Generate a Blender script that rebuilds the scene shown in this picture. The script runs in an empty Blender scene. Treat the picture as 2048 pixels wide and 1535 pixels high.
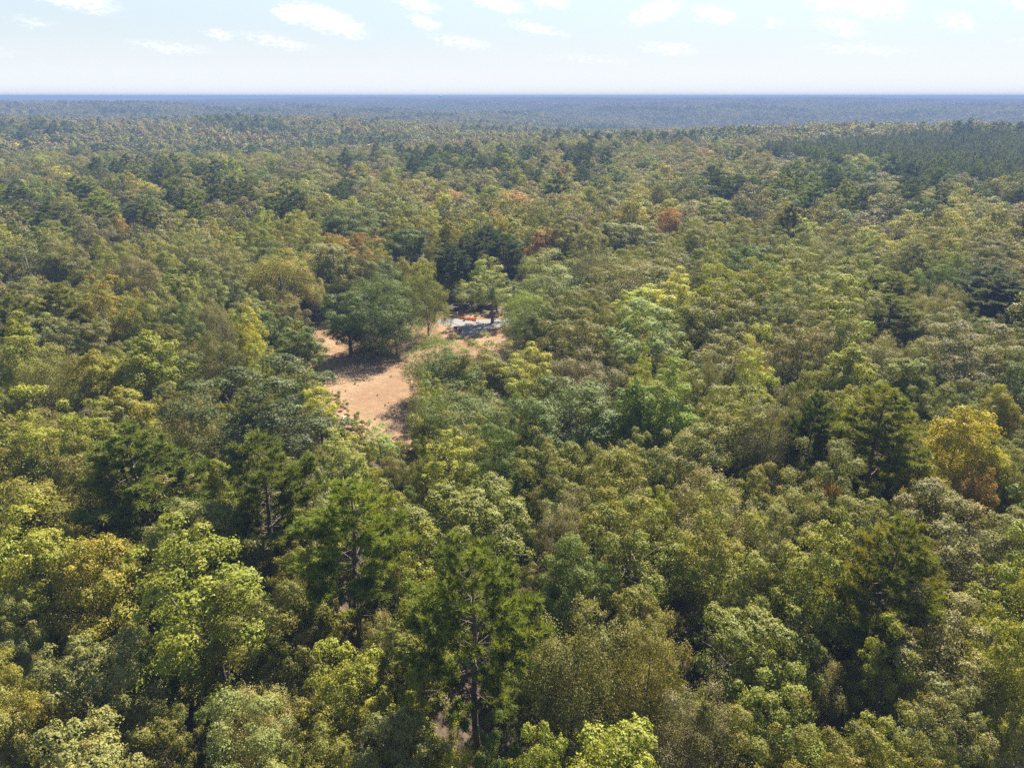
import bpy, math, random
import numpy as np
from mathutils import Vector

R = math.radians
SC = bpy.context.scene
COL = SC.collection
rng = np.random.default_rng(11)

# ------------------------------------------------------------------ camera
CAM_H, PITCH, FPX = 60.0, 22.04, 1421.0          # a drone 60 m above the ground; FPX = focal length in photo pixels
cam = bpy.data.cameras.new('camera')
cam.sensor_width = 36.0
cam.lens = 36.0 * FPX / 2048.0
cam.clip_start, cam.clip_end = 0.5, 60000.0
cam_ob = bpy.data.objects.new('camera', cam)
cam_ob.location = (0, 0, CAM_H)
cam_ob.rotation_euler = (R(90 - PITCH), 0, 0)
COL.objects.link(cam_ob)
SC.camera = cam_ob

# ------------------------------------------------------------------ exposure and render settings
SC.view_settings.view_transform = 'Standard'
SC.view_settings.look = 'None'
SC.view_settings.exposure = 1.76
SC.view_settings.gamma = 1.0
SC.view_settings.use_curve_mapping = False
SC.render.engine = 'CYCLES'
SC.cycles.use_denoising = False
SC.cycles.denoiser = 'OPENIMAGEDENOISE'
SC.cycles.denoising_input_passes = 'RGB_ALBEDO_NORMAL'
SC.cycles.denoising_prefilter = 'NONE'
SC.cycles.max_bounces = 5
SC.cycles.diffuse_bounces = 2
SC.cycles.glossy_bounces = 1
SC.cycles.transmission_bounces = 3
SC.cycles.volume_bounces = 0
SC.cycles.caustics_reflective = False
SC.cycles.caustics_refractive = False
SC.cycles.sample_clamp_indirect = 4.0
SC.cycles.use_adaptive_sampling = True
SC.cycles.adaptive_threshold = 0.008

# ------------------------------------------------------------------ sun and sky
SUN_AZ, SUN_EL = 27.0, 45.0                       # degrees clockwise from the view direction, above the horizon
sdir = Vector((math.sin(R(SUN_AZ)) * math.cos(R(SUN_EL)), math.cos(R(SUN_AZ)) * math.cos(R(SUN_EL)), math.sin(R(SUN_EL))))
sun = bpy.data.lights.new('sun', 'SUN')
sun.energy, sun.angle, sun.color = 5.0, R(0.53), (1.0, 0.93, 0.80)
sun_ob = bpy.data.objects.new('sun', sun)
sun_ob.rotation_euler = (-sdir).to_track_quat('-Z', 'Y').to_euler()
sun_ob.location = (0, 0, 200)
COL.objects.link(sun_ob)

SKY_STRENGTH = 0.065
CLOUDS = [  # azimuth and elevation in degrees, half width and half height in degrees, slope in degrees, density
    (p[0], p[1], p[2], p[3], p[4], p[5]) for p in [
        (-29.2, 5.95, 2.6, .62, -14, 1.0), (-35.5, 4.35, 1.5, .55, -20, .8), (-13.2, 4.95, 2.5, .62, -16, 1.0), (-15.3, 5.3, 1.2, .5, 0, .9),
        (-7.0, 6.4, 1.5, .55, -22, .95), (-6.2, 4.9, 1.1, .4, -15, .8), (-.9, 6.1, 1.7, .4, -12, .9), (-3.5, 3.6, 2.2, .4, -8, .5),
        (1.8, 4.5, 2.0, .35, -10, .6), (2.8, 6.35, 1.2, .4, -10, .9), (10.2, 5.45, 1.6, .5, 14, .95), (14.3, 5.25, 1.3, .42, -8, 1.0),
        (11.3, 3.2, 2.0, .4, -6, .5), (21.6, 5.9, 1.3, .55, 0, .9), (23.5, 5.95, 2.6, .85, -16, 1.0), (22.6, 4.3, 1.6, .5, -14, .6),
        (32.8, 5.5, 1.1, .5, -18, 1.0), (29.3, 4.3, 1.1, .4, -18, .6), (18.2, 4.6, .6, .35, -10, .5), (-20.2, 3.9, .9, .35, -12, .55),
        (-23.5, 3.0, 2.4, .35, -4, .45), (-16.5, 3.5, 2.2, .4, -10, .5), (-31.0, 4.2, 1.2, .3, -6, .4), (24.0, 2.9, 3.0, .35, -4, .4),
        (5.5, 2.5, 4.0, .3, -3, .3), (34.5, 3.0, 2.5, .3, -4, .35), (-34.0, 2.6, 2.4, .3, -4, .3)]]

world = bpy.data.worlds.new('World')
SC.world = world
world.use_nodes = True
wt = world.node_tree
wt.nodes.clear()


def N(t, kind, **kw):
    n = t.nodes.new(kind)
    for k, v in kw.items():
        setattr(n, k, v)
    return n


def M_(t, op, a, b=None, c=None, clamp=False):
    n = N(t, 'ShaderNodeMath', operation=op, use_clamp=clamp)
    for i, v in enumerate((a, b, c)):
        if v is None:
            continue
        if isinstance(v, (int, float)):
            n.inputs[i].default_value = v
        else:
            t.links.new(v, n.inputs[i])
    return n.outputs[0]


def MAPR(t, v, a, b, c=0.0, d=1.0, smooth=True):
    n = N(t, 'ShaderNodeMapRange', interpolation_type='SMOOTHSTEP' if smooth else 'LINEAR')
    t.links.new(v, n.inputs['Value'])
    for k, x in zip(('From Min', 'From Max', 'To Min', 'To Max'), (a, b, c, d)):
        n.inputs[k].default_value = x
    return n.outputs[0]


def MIXC(t, f, a, b, blend='MIX'):
    n = N(t, 'ShaderNodeMix', data_type='RGBA', blend_type=blend)
    for i, v in ((0, f), (6, a), (7, b)):
        if isinstance(v, (int, float)):
            n.inputs[i].default_value = v
        elif isinstance(v, tuple):
            n.inputs[i].default_value = (*v, 1) if len(v) == 3 else v
        else:
            t.links.new(v, n.inputs[i])
    return n.outputs[2]


def NOISE(t, vec, scale, detail=4.0, rough=0.55, dim='3D'):
    n = N(t, 'ShaderNodeTexNoise', noise_dimensions=dim)
    if vec is not None:
        t.links.new(vec, n.inputs['Vector'])
    n.inputs['Scale'].default_value = scale
    n.inputs['Detail'].default_value = detail
    n.inputs['Roughness'].default_value = rough
    return n


def build_world():
    t = wt
    L = t.links.new
    sky = N(t, 'ShaderNodeTexSky', sky_type='NISHITA', sun_disc=False, sun_elevation=R(SUN_EL), sun_rotation=R(SUN_AZ),
            altitude=200.0, air_density=1.0, dust_density=0.5, ozone_density=1.6)
    tc = N(t, 'ShaderNodeTexCoord')
    sep = N(t, 'ShaderNodeSeparateXYZ')
    L(tc.outputs['Generated'], sep.inputs[0])
    az = M_(t, 'MULTIPLY', M_(t, 'ARCTAN2', sep.outputs[0], sep.outputs[1]), 57.29578)
    el = M_(t, 'MULTIPLY', M_(t, 'ARCSINE', sep.outputs[2]), 57.29578)
    cmb = N(t, 'ShaderNodeCombineXYZ')
    L(az, cmb.inputs[0])
    L(el, cmb.inputs[1])
    # ragged edges: shift the directions by noise
    mp = N(t, 'ShaderNodeMapping')
    mp.inputs['Scale'].default_value = (0.75, 1.9, 1)
    L(cmb.outputs[0], mp.inputs[0])
    nz = NOISE(t, mp.outputs[0], 1.5, 7.0, 0.66)
    off = N(t, 'ShaderNodeVectorMath', operation='MULTIPLY_ADD')
    L(nz.outputs['Color'], off.inputs[0])
    off.inputs[1].default_value = (3.0, 1.1, 0)
    off.inputs[2].default_value = (-1.5, -.55, 0)
    add = N(t, 'ShaderNodeVectorMath', operation='ADD')
    L(cmb.outputs[0], add.inputs[0])
    L(off.outputs[0], add.inputs[1])
    dens = None
    for (a, e, sa, se, rot, d) in CLOUDS:
        m = N(t, 'ShaderNodeMapping', vector_type='TEXTURE')
        m.inputs['Location'].default_value = (a, e, 0)
        m.inputs['Rotation'].default_value = (0, 0, R(rot))
        m.inputs['Scale'].default_value = (sa * 1.35, se * 1.45, 1)
        L(add.outputs[0], m.inputs[0])
        ln = N(t, 'ShaderNodeVectorMath', operation='LENGTH')
        L(m.outputs[0], ln.inputs[0])
        v = MAPR(t, ln.outputs['Value'], 1.35, 0.1, 0.0, d)
        dens = v if dens is None else M_(t, 'MAXIMUM', dens, v)
    fine = NOISE(t, mp.outputs[0], 3.0, 5.0, 0.6)
    dens = MAPR(t, M_(t, 'MULTIPLY', dens, MAPR(t, fine.outputs['Fac'], 0.28, 0.66, 0.25, 1.2)), .06, .80)
    # the same broken cumulus carries on over the rest of the sky
    zz = M_(t, 'MAXIMUM', sep.outputs[2], 0.05)
    c2 = N(t, 'ShaderNodeCombineXYZ')
    L(M_(t, 'DIVIDE', sep.outputs[0], zz), c2.inputs[0])
    L(M_(t, 'DIVIDE', sep.outputs[1], zz), c2.inputs[1])
    n2 = NOISE(t, c2.outputs[0], 0.9, 6.0, 0.58)
    rest = M_(t, 'MULTIPLY', MAPR(t, n2.outputs['Fac'], 0.55, 0.72), MAPR(t, el, 6.5, 10.0))
    dens = M_(t, 'MINIMUM', M_(t, 'MAXIMUM', dens, rest), 1.0)
    dens = M_(t, 'MULTIPLY', dens, 0.85)
    white = MIXC(t, 1.0, (0, 0, 0), (CLOUD_V, CLOUD_V, CLOUD_V * 0.99))
    veil = M_(t, 'MULTIPLY', MAPR(t, el, 26.0, 0.0), .92)
    base = MIXC(t, veil, sky.outputs[0], VEIL)
    base = MIXC(t, M_(t, 'MULTIPLY', MAPR(t, el, 5.0, 0.0), .9), base, (4.5, 4.65, 4.8))
    c = MIXC(t, dens, base, white)
    bg = N(t, 'ShaderNodeBackground')
    L(c, bg.inputs[0])
    bg.inputs[1].default_value = SKY_STRENGTH
    out = N(t, 'ShaderNodeOutputWorld')
    L(bg.outputs[0], out.inputs[0])


CLOUD_V = 5.6
VEIL = (3.2, 3.6, 3.92)
build_world()

# ------------------------------------------------------------------ helpers


def tag(o, label=None, cat=None, group=None, kind=None):
    if label: o['label'] = label
    if cat: o['category'] = cat
    if group: o['group'] = group
    if kind: o['kind'] = kind
    return o


def link(name, me, mat=None, parent=None):
    o = bpy.data.objects.new(name, me)
    if mat is not None and not me.materials:
        me.materials.append(mat)
    COL.objects.link(o)
    if parent: o.parent = parent
    return o


def empty(name, loc=(0, 0, 0), rz=0.0):
    o = bpy.data.objects.new(name, None)
    o.empty_display_size = 0.5
    o.location = loc
    o.rotation_euler = (0, 0, rz)
    COL.objects.link(o)
    return o


def mesh_np(name, V, F, lv=None, smooth=False):
    """V (n,3); F list of (m,k) int arrays; lv: per-face colour attribute (n_faces,4)"""
    me = bpy.data.meshes.new(name)
    V = np.ascontiguousarray(V, dtype=np.float32)
    F = [f for f in F if len(f)]
    loops = np.concatenate([f.ravel() for f in F]).astype(np.int32)
    sizes = np.concatenate([np.full(len(f), f.shape[1], np.int32) for f in F])
    starts = np.concatenate([[0], np.cumsum(sizes)[:-1]]).astype(np.int32)
    me.vertices.add(len(V))
    me.vertices.foreach_set('co', V.ravel())
    me.loops.add(len(loops))
    me.loops.foreach_set('vertex_index', loops)
    me.polygons.add(len(sizes))
    me.polygons.foreach_set('loop_start', starts)
    me.polygons.foreach_set('loop_total', sizes)
    me.polygons.foreach_set('use_smooth', np.full(len(sizes), smooth, dtype=bool))
    me.update(calc_edges=True)
    if lv is not None:
        a = me.attributes.new('leaf_look', 'FLOAT_COLOR', 'FACE')
        a.data.foreach_set('color', np.ascontiguousarray(lv, dtype=np.float32).ravel())
    return me


def unit(v):
    return v / np.maximum(np.linalg.norm(v, axis=-1, keepdims=True), 1e-9)


class MB:
    """collects tubes and boxes into one mesh"""

    def __init__(s):
        s.v, s.q, s.t, s.n = [], [], [], 0

    def add(s, V, quads=(), tris=()):
        s.v.append(np.asarray(V, float))
        if len(quads): s.q.append(np.asarray(quads) + s.n)
        if len(tris): s.t.append(np.asarray(tris) + s.n)
        s.n += len(V)

    def tube(s, pts, rad, k=6):
        pts = np.asarray(pts, float)
        n = len(pts)
        d = np.gradient(pts, axis=0)
        d = unit(d)
        ref = np.array([0.31, 0.9, 0.2])
        if abs(np.dot(unit(d[0][None])[0], unit(ref[None])[0])) > .9: ref = np.array([1., 0, 0])
        a = unit(np.cross(d, ref))
        b = np.cross(d, a)
        th = np.arange(k) * 2 * np.pi / k
        V = pts[:, None] + np.asarray(rad)[:, None, None] * (np.cos(th)[None, :, None] * a[:, None] + np.sin(th)[None, :, None] * b[:, None])
        V = V.reshape(-1, 3)
        i = np.arange(n - 1)[:, None] * k
        j = np.arange(k)[None]
        q = np.stack([i + j, i + (j + 1) % k, i + k + (j + 1) % k, i + k + j], -1).reshape(-1, 4)
        tip = np.stack([np.full(k - 2, (n - 1) * k), (n - 1) * k + np.arange(1, k - 1), (n - 1) * k + np.arange(2, k)], -1)
        s.add(V, q, tip)

    def box(s, lo, hi):
        (x0, y0, z0), (x1, y1, z1) = lo, hi
        V = [(x0, y0, z0), (x1, y0, z0), (x1, y1, z0), (x0, y1, z0), (x0, y0, z1), (x1, y0, z1), (x1, y1, z1), (x0, y1, z1)]
        s.add(V, [(0, 3, 2, 1), (4, 5, 6, 7), (0, 1, 5, 4), (1, 2, 6, 5), (2, 3, 7, 6), (3, 0, 4, 7)])

    def mesh(s, name, smooth=False):
        return mesh_np(name, np.concatenate(s.v), ([np.concatenate(s.q)] if s.q else []) + ([np.concatenate(s.t)] if s.t else []), smooth=smooth)


def ray(px, py):
    x, y = (px - 1024.0) / FPX, (767.5 - py) / FPX
    c, s = math.cos(R(PITCH)), math.sin(R(PITCH))
    return np.array([x, c + y * s, -s + y * c])


def at(px, py, z=0.0):
    """where the line of sight through a photo point meets the height z"""
    d = ray(px, py)
    t = (z - CAM_H) / d[2]
    return d[0] * t, d[1] * t


def project(x, y, z):
    c, s = math.cos(R(PITCH)), math.sin(R(PITCH))
    dz = z - CAM_H
    depth = y * c - dz * s
    up = y * s + dz * c
    return 1024 + FPX * x / depth, 767.5 - FPX * up / depth, depth


def in_poly(x, y, poly):
    x = np.asarray(x, float)
    y = np.asarray(y, float)
    ins = np.zeros(np.broadcast(x, y).shape, bool)
    n = len(poly)
    for i in range(n):
        x0, y0 = poly[i]
        x1, y1 = poly[(i + 1) % n]
        if y0 == y1: continue
        c = ((y0 > y) != (y1 > y)) & (x < (x1 - x0) * (y - y0) / (y1 - y0) + x0)
        ins ^= c
    return ins


# ------------------------------------------------------------------ lie of the land
def sstep(a, b, x):
    t = np.clip((x - a) / (b - a), 0, 1)
    return t * t * (3 - 2 * t)


def terrain(x, y):
    x = np.asarray(x, float)
    y = np.asarray(y, float)
    d = np.hypot(x, y)
    w = sstep(330, 800, d)
    roll = 5.0 * np.sin(x / 210 + 1.3 + .6 * np.sin(y / 330)) * np.sin(y / 260 + .5) + 3.5 * np.sin(x / 95 + y / 130 + 2.0)
    roll2 = 9.0 * np.sin(x / 640 + .9) * np.sin(y / 560 + 2.2) + 6.0 * np.sin((x * .8 + y) / 900 + .4)
    right = sstep(-250, 350, x - 0.02 * y)
    # a wooded rise at about a kilometre, a valley behind it, and long swells to the horizon
    rise = right * 7 * np.exp(-((d - 930) / 230) ** 2)
    valley = -(10 + 32 * right) * np.exp(-((d - 1750) / 480) ** 2)
    far = 21 * sstep(1900, 4700, d) ** 1.1 + (8.5 * np.sin(x / 830 + d / 620) + 3.4 * np.sin(x / 260 - d / 350 + 1) + 9.0 * np.sin(d / 240 + x / 620 + 1.2 * np.sin(x / 400))) * sstep(1700, 2600, d)
    far = far - 34 * sstep(4900, 6500, d)
    left = (1 - right) * (-8 * np.exp(-((d - 800) / 260) ** 2) + 6 * np.exp(-((d - 1250) / 230) ** 2))
    z = w * (roll * (1 - .5 * sstep(1500, 4000, d)) + .7 * roll2 + left) + rise + valley * sstep(900, 1300, d) + far
    return np.where(z > 30, 30 + 9 * np.tanh((z - 30) / 9), z)


# ------------------------------------------------------------------ materials
def new_mat(name):
    m = bpy.data.materials.new(name)
    m.use_nodes = True
    m.node_tree.nodes.clear()
    return m, m.node_tree


def leaf_mat(name, instanced, gloss=0.03, rough=0.55, transl=0.31, spread=0.42):
    """colour of the single tree x per-leaf and per-spray variation; thin leaves let light through"""
    m, t = new_mat(name)
    L = t.links.new
    if instanced:
        tint = N(t, 'ShaderNodeAttribute', attribute_type='INSTANCER', attribute_name='tint')
    else:
        tint = N(t, 'ShaderNodeObjectInfo')
    col, turn = tint.outputs['Color'], tint.outputs['Alpha']
    lk = N(t, 'ShaderNodeAttribute', attribute_type='GEOMETRY', attribute_name='leaf_look')
    sp = N(t, 'ShaderNodeSeparateColor')
    L(lk.outputs['Color'], sp.inputs[0])
    turned = MIXC(t, 1.0, col, (1.45, .95, .6), 'MULTIPLY')
    f = M_(t, 'MULTIPLY', MAPR(t, sp.outputs[1], .35, 1.0), turn, clamp=True)
    c = MIXC(t, f, col, turned)
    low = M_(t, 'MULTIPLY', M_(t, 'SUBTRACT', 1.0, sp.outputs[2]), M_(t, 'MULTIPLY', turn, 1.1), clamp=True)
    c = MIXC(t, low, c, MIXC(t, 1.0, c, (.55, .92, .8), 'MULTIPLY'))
    val = MAPR(t, sp.outputs[0], 0, 1, 1 - spread, 1 + spread, smooth=False)
    c = MIXC(t, 1.0, c, val, 'MULTIPLY')
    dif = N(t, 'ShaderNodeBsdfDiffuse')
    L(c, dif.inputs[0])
    tr = N(t, 'ShaderNodeBsdfTranslucent')
    L(MIXC(t, 1.0, c, (1.35, 1.35, .6), 'MULTIPLY'), tr.inputs[0])
    m1 = N(t, 'ShaderNodeMixShader')
    m1.inputs[0].default_value = transl
    L(dif.outputs[0], m1.inputs[1])
    L(tr.outputs[0], m1.inputs[2])
    gl = N(t, 'ShaderNodeBsdfGlossy')
    gl.inputs['Roughness'].default_value = rough
    gl.inputs[0].default_value = (1, 1, 1, 1)
    m2 = N(t, 'ShaderNodeMixShader')
    fr = N(t, 'ShaderNodeLayerWeight')
    fr.inputs[0].default_value = 0.25
    L(M_(t, 'MULTIPLY', M_(t, 'ADD', fr.outputs['Facing'], .35), gloss), m2.inputs[0])
    L(m1.outputs[0], m2.inputs[1])
    L(gl.outputs[0], m2.inputs[2])
    out = N(t, 'ShaderNodeOutputMaterial')
    L(m2.outputs[0], out.inputs[0])
    return m


def simple_mat(name, c1, c2, scale=3.0, rough=0.85, detail=5.0, bump=0.0, lo=.35, hi=.65, metal=0.0):
    m, t = new_mat(name)
    L = t.links.new
    g = N(t, 'ShaderNodeNewGeometry')
    nz = NOISE(t, g.outputs['Position'], scale, detail, .6)
    c = MIXC(t, MAPR(t, nz.outputs['Fac'], lo, hi), c1, c2)
    b = N(t, 'ShaderNodeBsdfPrincipled')
    L(c, b.inputs['Base Color'])
    b.inputs['Roughness'].default_value = rough
    b.inputs['Metallic'].default_value = metal
    if bump:
        bp = N(t, 'ShaderNodeBump')
        bp.inputs['Strength'].default_value = bump
        L(nz.outputs['Fac'], bp.inputs['Height'])
        L(bp.outputs[0], b.inputs['Normal'])
    out = N(t, 'ShaderNodeOutputMaterial')
    L(b.outputs[0], out.inputs[0])
    return m


MAT = {
    'leaf': leaf_mat('leaf', False), 'leaf_far': leaf_mat('leaf_far', True, spread=.28),
    'needle': leaf_mat('needle', False, .02, .5, .32, .4), 'needle_far': leaf_mat('needle_far', True, .02, .5, .32, .4),
    'bark': simple_mat('bark', (.09, .075, .06), (.2, .17, .14), 2.5, .9, 6, .4),
    'pine_bark': simple_mat('pine_bark', (.07, .052, .042), (.15, .11, .085), 3.5, .9, 6, .4),
    'floor': simple_mat('forest_floor', (.045, .032, .02), (.11, .072, .044), .7, .95, 8, .3),
    'dead': simple_mat('dead_wood', (.36, .32, .27), (.55, .5, .44), 4, .85),
    'steel': simple_mat('steel_post', (.12, .12, .11), (.2, .19, .17), 5, .5, metal=.6),
    'white': simple_mat('white_plastic', (.72, .73, .72), (.82, .82, .8), 2, .5),
    'wall': simple_mat('white_siding', (.7, .69, .66), (.8, .79, .77), 1.5, .7),
    'roof': simple_mat('pale_metal_roof', (.62, .63, .65), (.75, .76, .78), .6, .45),
    'glass': simple_mat('window_glass', (.03, .035, .04), (.06, .07, .08), 1, .1),
    'tank': simple_mat('tank_paint', (.3, .36, .42), (.4, .46, .52), .3, .5),
}


def orange_net():
    m, t = new_mat('orange_plastic')     # thin netting, lit through from behind
    d, tr, mx = N(t, 'ShaderNodeBsdfDiffuse'), N(t, 'ShaderNodeBsdfTranslucent'), N(t, 'ShaderNodeMixShader')
    d.inputs[0].default_value = (.62, .10, .03, 1)
    tr.inputs[0].default_value = (.70, .13, .03, 1)
    mx.inputs[0].default_value = .3
    t.links.new(d.outputs[0], mx.inputs[1])
    t.links.new(tr.outputs[0], mx.inputs[2])
    t.links.new(mx.outputs[0], N(t, 'ShaderNodeOutputMaterial').inputs[0])
    MAT['orange'] = m


orange_net()


def ground_mats():
    # dry mown grass over red-brown clay, with tyre-track wear and green-grey patches
    m, t = new_mat('dry_grass_ground')
    L = t.links.new
    g = N(t, 'ShaderNodeNewGeometry')
    P = g.outputs['Position']
    a = NOISE(t, P, .09, 5, .6).outputs['Fac']
    b = NOISE(t, P, .6, 7, .68).outputs['Fac']
    f = NOISE(t, P, 5.0, 4, .7).outputs['Fac']
    c = MIXC(t, MAPR(t, a, .36, .64), (.235, .145, .088), (.315, .21, .132))
    c = MIXC(t, MAPR(t, b, .50, .72), c, (.19, .125, .065))
    c = MIXC(t, M_(t, 'MULTIPLY', MAPR(t, b, .46, .30), .6), c, (.42, .30, .20))
    wv = N(t, 'ShaderNodeTexWave', wave_type='BANDS', bands_direction='X')
    mpw = N(t, 'ShaderNodeMapping')
    mpw.inputs['Rotation'].default_value = (0, 0, R(-62))
    L(P, mpw.inputs[0])
    L(mpw.outputs[0], wv.inputs['Vector'])
    wv.inputs['Scale'].default_value = .22
    wv.inputs['Distortion'].default_value = 5.0
    wv.inputs['Detail'].default_value = 3.0
    wv.inputs['Detail Scale'].default_value = .8
    c = MIXC(t, M_(t, 'MULTIPLY', MAPR(t, wv.outputs['Fac'], .62, .95), .5), c, (.22, .155, .085))
    g2 = NOISE(t, P, .22, 6, .62).outputs['Fac']
    c = MIXC(t, M_(t, 'MULTIPLY', MAPR(t, g2, .54, .68), .55), c, (.17, .15, .07))
    c = MIXC(t, 1.0, c, MAPR(t, f, .25, .75, .62, 1.3, smooth=False), 'MULTIPLY')
    d = N(t, 'ShaderNodeBsdfDiffuse')
    L(c, d.inputs[0])
    bp = N(t, 'ShaderNodeBump')
    bp.inputs['Strength'].default_value = .6
    bp.inputs['Distance'].default_value = .12
    L(f, bp.inputs['Height'])
    L(bp.outputs[0], d.inputs['Normal'])
    o = N(t, 'ShaderNodeOutputMaterial')
    L(d.outputs[0], o.inputs[0])
    MAT['clearing'] = m
    MAT['gravel'] = simple_mat('crushed_stone', (.145, .139, .133), (.225, .217, .207), 3.2, .95, 9, .5)
    # far canopy: one crown-sized patch of colour beside the other
    m, t = new_mat('distant_canopy')
    L = t.links.new
    g = N(t, 'ShaderNodeNewGeometry')
    v = N(t, 'ShaderNodeTexVoronoi', feature='F1')
    v.inputs['Scale'].default_value = 1 / 9.0
    v.inputs['Randomness'].default_value = 1.0
    L(g.outputs['Position'], v.inputs['Vector'])
    sp = N(t, 'ShaderNodeSeparateColor')
    L(v.outputs['Color'], sp.inputs[0])
    big = NOISE(t, g.outputs['Position'], .004, 4, .6).outputs['Fac']
    cr = N(t, 'ShaderNodeValToRGB')
    els = cr.color_ramp.elements
    els[0].position, els[0].color = 0.0, (.020, .034, .018, 1)
    els[1].position, els[1].color = 1.0, (.13, .085, .035, 1)
    for p, c in ((.25, (.035, .05, .02, 1)), (.5, (.07, .075, .028, 1)), (.72, (.085, .065, .035, 1)), (.88, (.05, .065, .03, 1))):
        e = els.new(p)
        e.color = c
    k = M_(t, 'ADD', M_(t, 'MULTIPLY', sp.outputs[0], .75), MAPR(t, big, .3, .7, -.15, .4))
    L(k, cr.inputs[0])
    d = N(t, 'ShaderNodeBsdfDiffuse')
    L(cr.outputs[0], d.inputs[0])
    o = N(t, 'ShaderNodeOutputMaterial')
    L(d.outputs[0], o.inputs[0])
    MAT['canopy'] = m


ground_mats()

# ------------------------------------------------------------------ the ground, the clearing, the gravel pad
CLEAR_PX = [(606, 655), (650, 641), (740, 640), (830, 636), (866, 629), (965, 629), (1040, 630), (1085, 650), (1075, 690), (1040, 730), (980, 790), (900, 830),
            (850, 890), (835, 925), (770, 925), (728, 900), (690, 850), (650, 800), (615, 760), (600, 700)]
CLEAR = [at(*p) for p in CLEAR_PX]
GRAVEL_PX = [(872, 641), (886, 637), (905, 637), (935, 639), (960, 639), (990, 638), (1016, 636), (1036, 639), (1040, 645), (1024, 650), (1002, 651), (985, 656), (966, 663),
             (945, 668), (928, 669), (918, 662), (907, 653), (890, 650), (876, 647)]
GRAVEL = [at(*p) for p in GRAVEL_PX]


def build_ground():
    rad = np.concatenate([np.linspace(0, 340, 18), np.geomspace(360, 3000, 60), np.geomspace(3080, 9000, 40)])
    th = np.linspace(0, 2 * np.pi, 181)[:-1]
    A, B = np.meshgrid(rad[1:], th, indexing='ij')
    x, y = A * np.sin(B), A * np.cos(B)
    z = terrain(x, y)
    z = np.where(A > 7000, 0.0, z)
    V = np.concatenate([[[0, 0, 0]], np.stack([x, y, z], -1).reshape(-1, 3)])
    n, k = A.shape
    i = 1 + np.arange(n - 1)[:, None] * k
    j = np.arange(k)[None]
    Q = np.stack([i + j, i + k + j, i + k + (j + 1) % k, i + (j + 1) % k], -1).reshape(-1, 4)
    T = np.stack([np.zeros(k, int), 1 + np.arange(k), 1 + (np.arange(k) + 1) % k], -1)
    tag(link('ground', mesh_np('ground', V, [Q, T], smooth=True), MAT['floor']), kind='structure')


def soft_outline(poly, n_sub, amp, r):
    P = np.array(poly)
    out = []
    n = len(P)
    for i in range(n):
        p0, p1, p2, p3 = P[i - 1], P[i], P[(i + 1) % n], P[(i + 2) % n]
        for s in range(n_sub):
            u = s / n_sub
            q = .5 * ((2 * p1) + (-p0 + p2) * u + (2 * p0 - 5 * p1 + 4 * p2 - p3) * u * u + (-p0 + 3 * p1 - 3 * p2 + p3) * u ** 3)
            out.append(q + r.normal(0, amp, 2))
    return np.array(out)


def sheet(name, poly, z, mat, amp, step=1.2, relief=0.0):
    """a ground sheet: a fine grid clipped to a ragged outline, gently uneven"""
    import bmesh
    out = soft_outline(poly, 14, amp, np.random.default_rng(5))
    bm = bmesh.new()
    vs = [bm.verts.new((p[0], p[1], z)) for p in out]
    bm.faces.new(vs)
    bmesh.ops.triangulate(bm, faces=bm.faces[:])
    me = bpy.data.meshes.new(name)
    bm.to_mesh(me)
    bm.free()
    return link(name, me, mat), out


build_ground()
clear_ob, CLEAR_OUT = sheet('clearing_ground', CLEAR, .006, MAT['clearing'], .35)
tag(clear_ob, kind='structure')
grav_ob, _ = sheet('gravel_path', GRAVEL, .012, MAT['gravel'], .18)
tag(grav_ob, kind='structure')
for px, py, rx, ry in ((688, 833, .6, .8),):
    cx, cy = at(px, py)
    o, _ = sheet('bare_sand_ground', [(cx + rx * math.cos(a) * (1 + .2 * math.sin(3 * a)), cy + ry * math.sin(a)) for a in np.linspace(0, 6.28, 9)[:-1]], .011, simple_mat('pale_sand', (.45, .38, .31), (.55, .48, .41), 2), .1)
    tag(o, kind='structure')


# ------------------------------------------------------------------ tree shapes
def leaf_cards(P, Nn, size, r, aspect=.62):
    """one folded-open rhombus per leaf spray; P (n,3) positions, Nn normals, size (n,)"""
    n = len(P)
    t = unit(np.cross(Nn, r.normal(size=(n, 3))))
    b = np.cross(Nn, t)
    s = size[:, None]
    V = np.stack([P - t * s * .5, P + b * s * aspect * .5 + t * s * .06, P + t * s * .5, P - b * s * aspect * .5 + t * s * .06], 1).reshape(-1, 3)
    F = np.arange(4 * n).reshape(n, 4)
    return V, F


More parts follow.
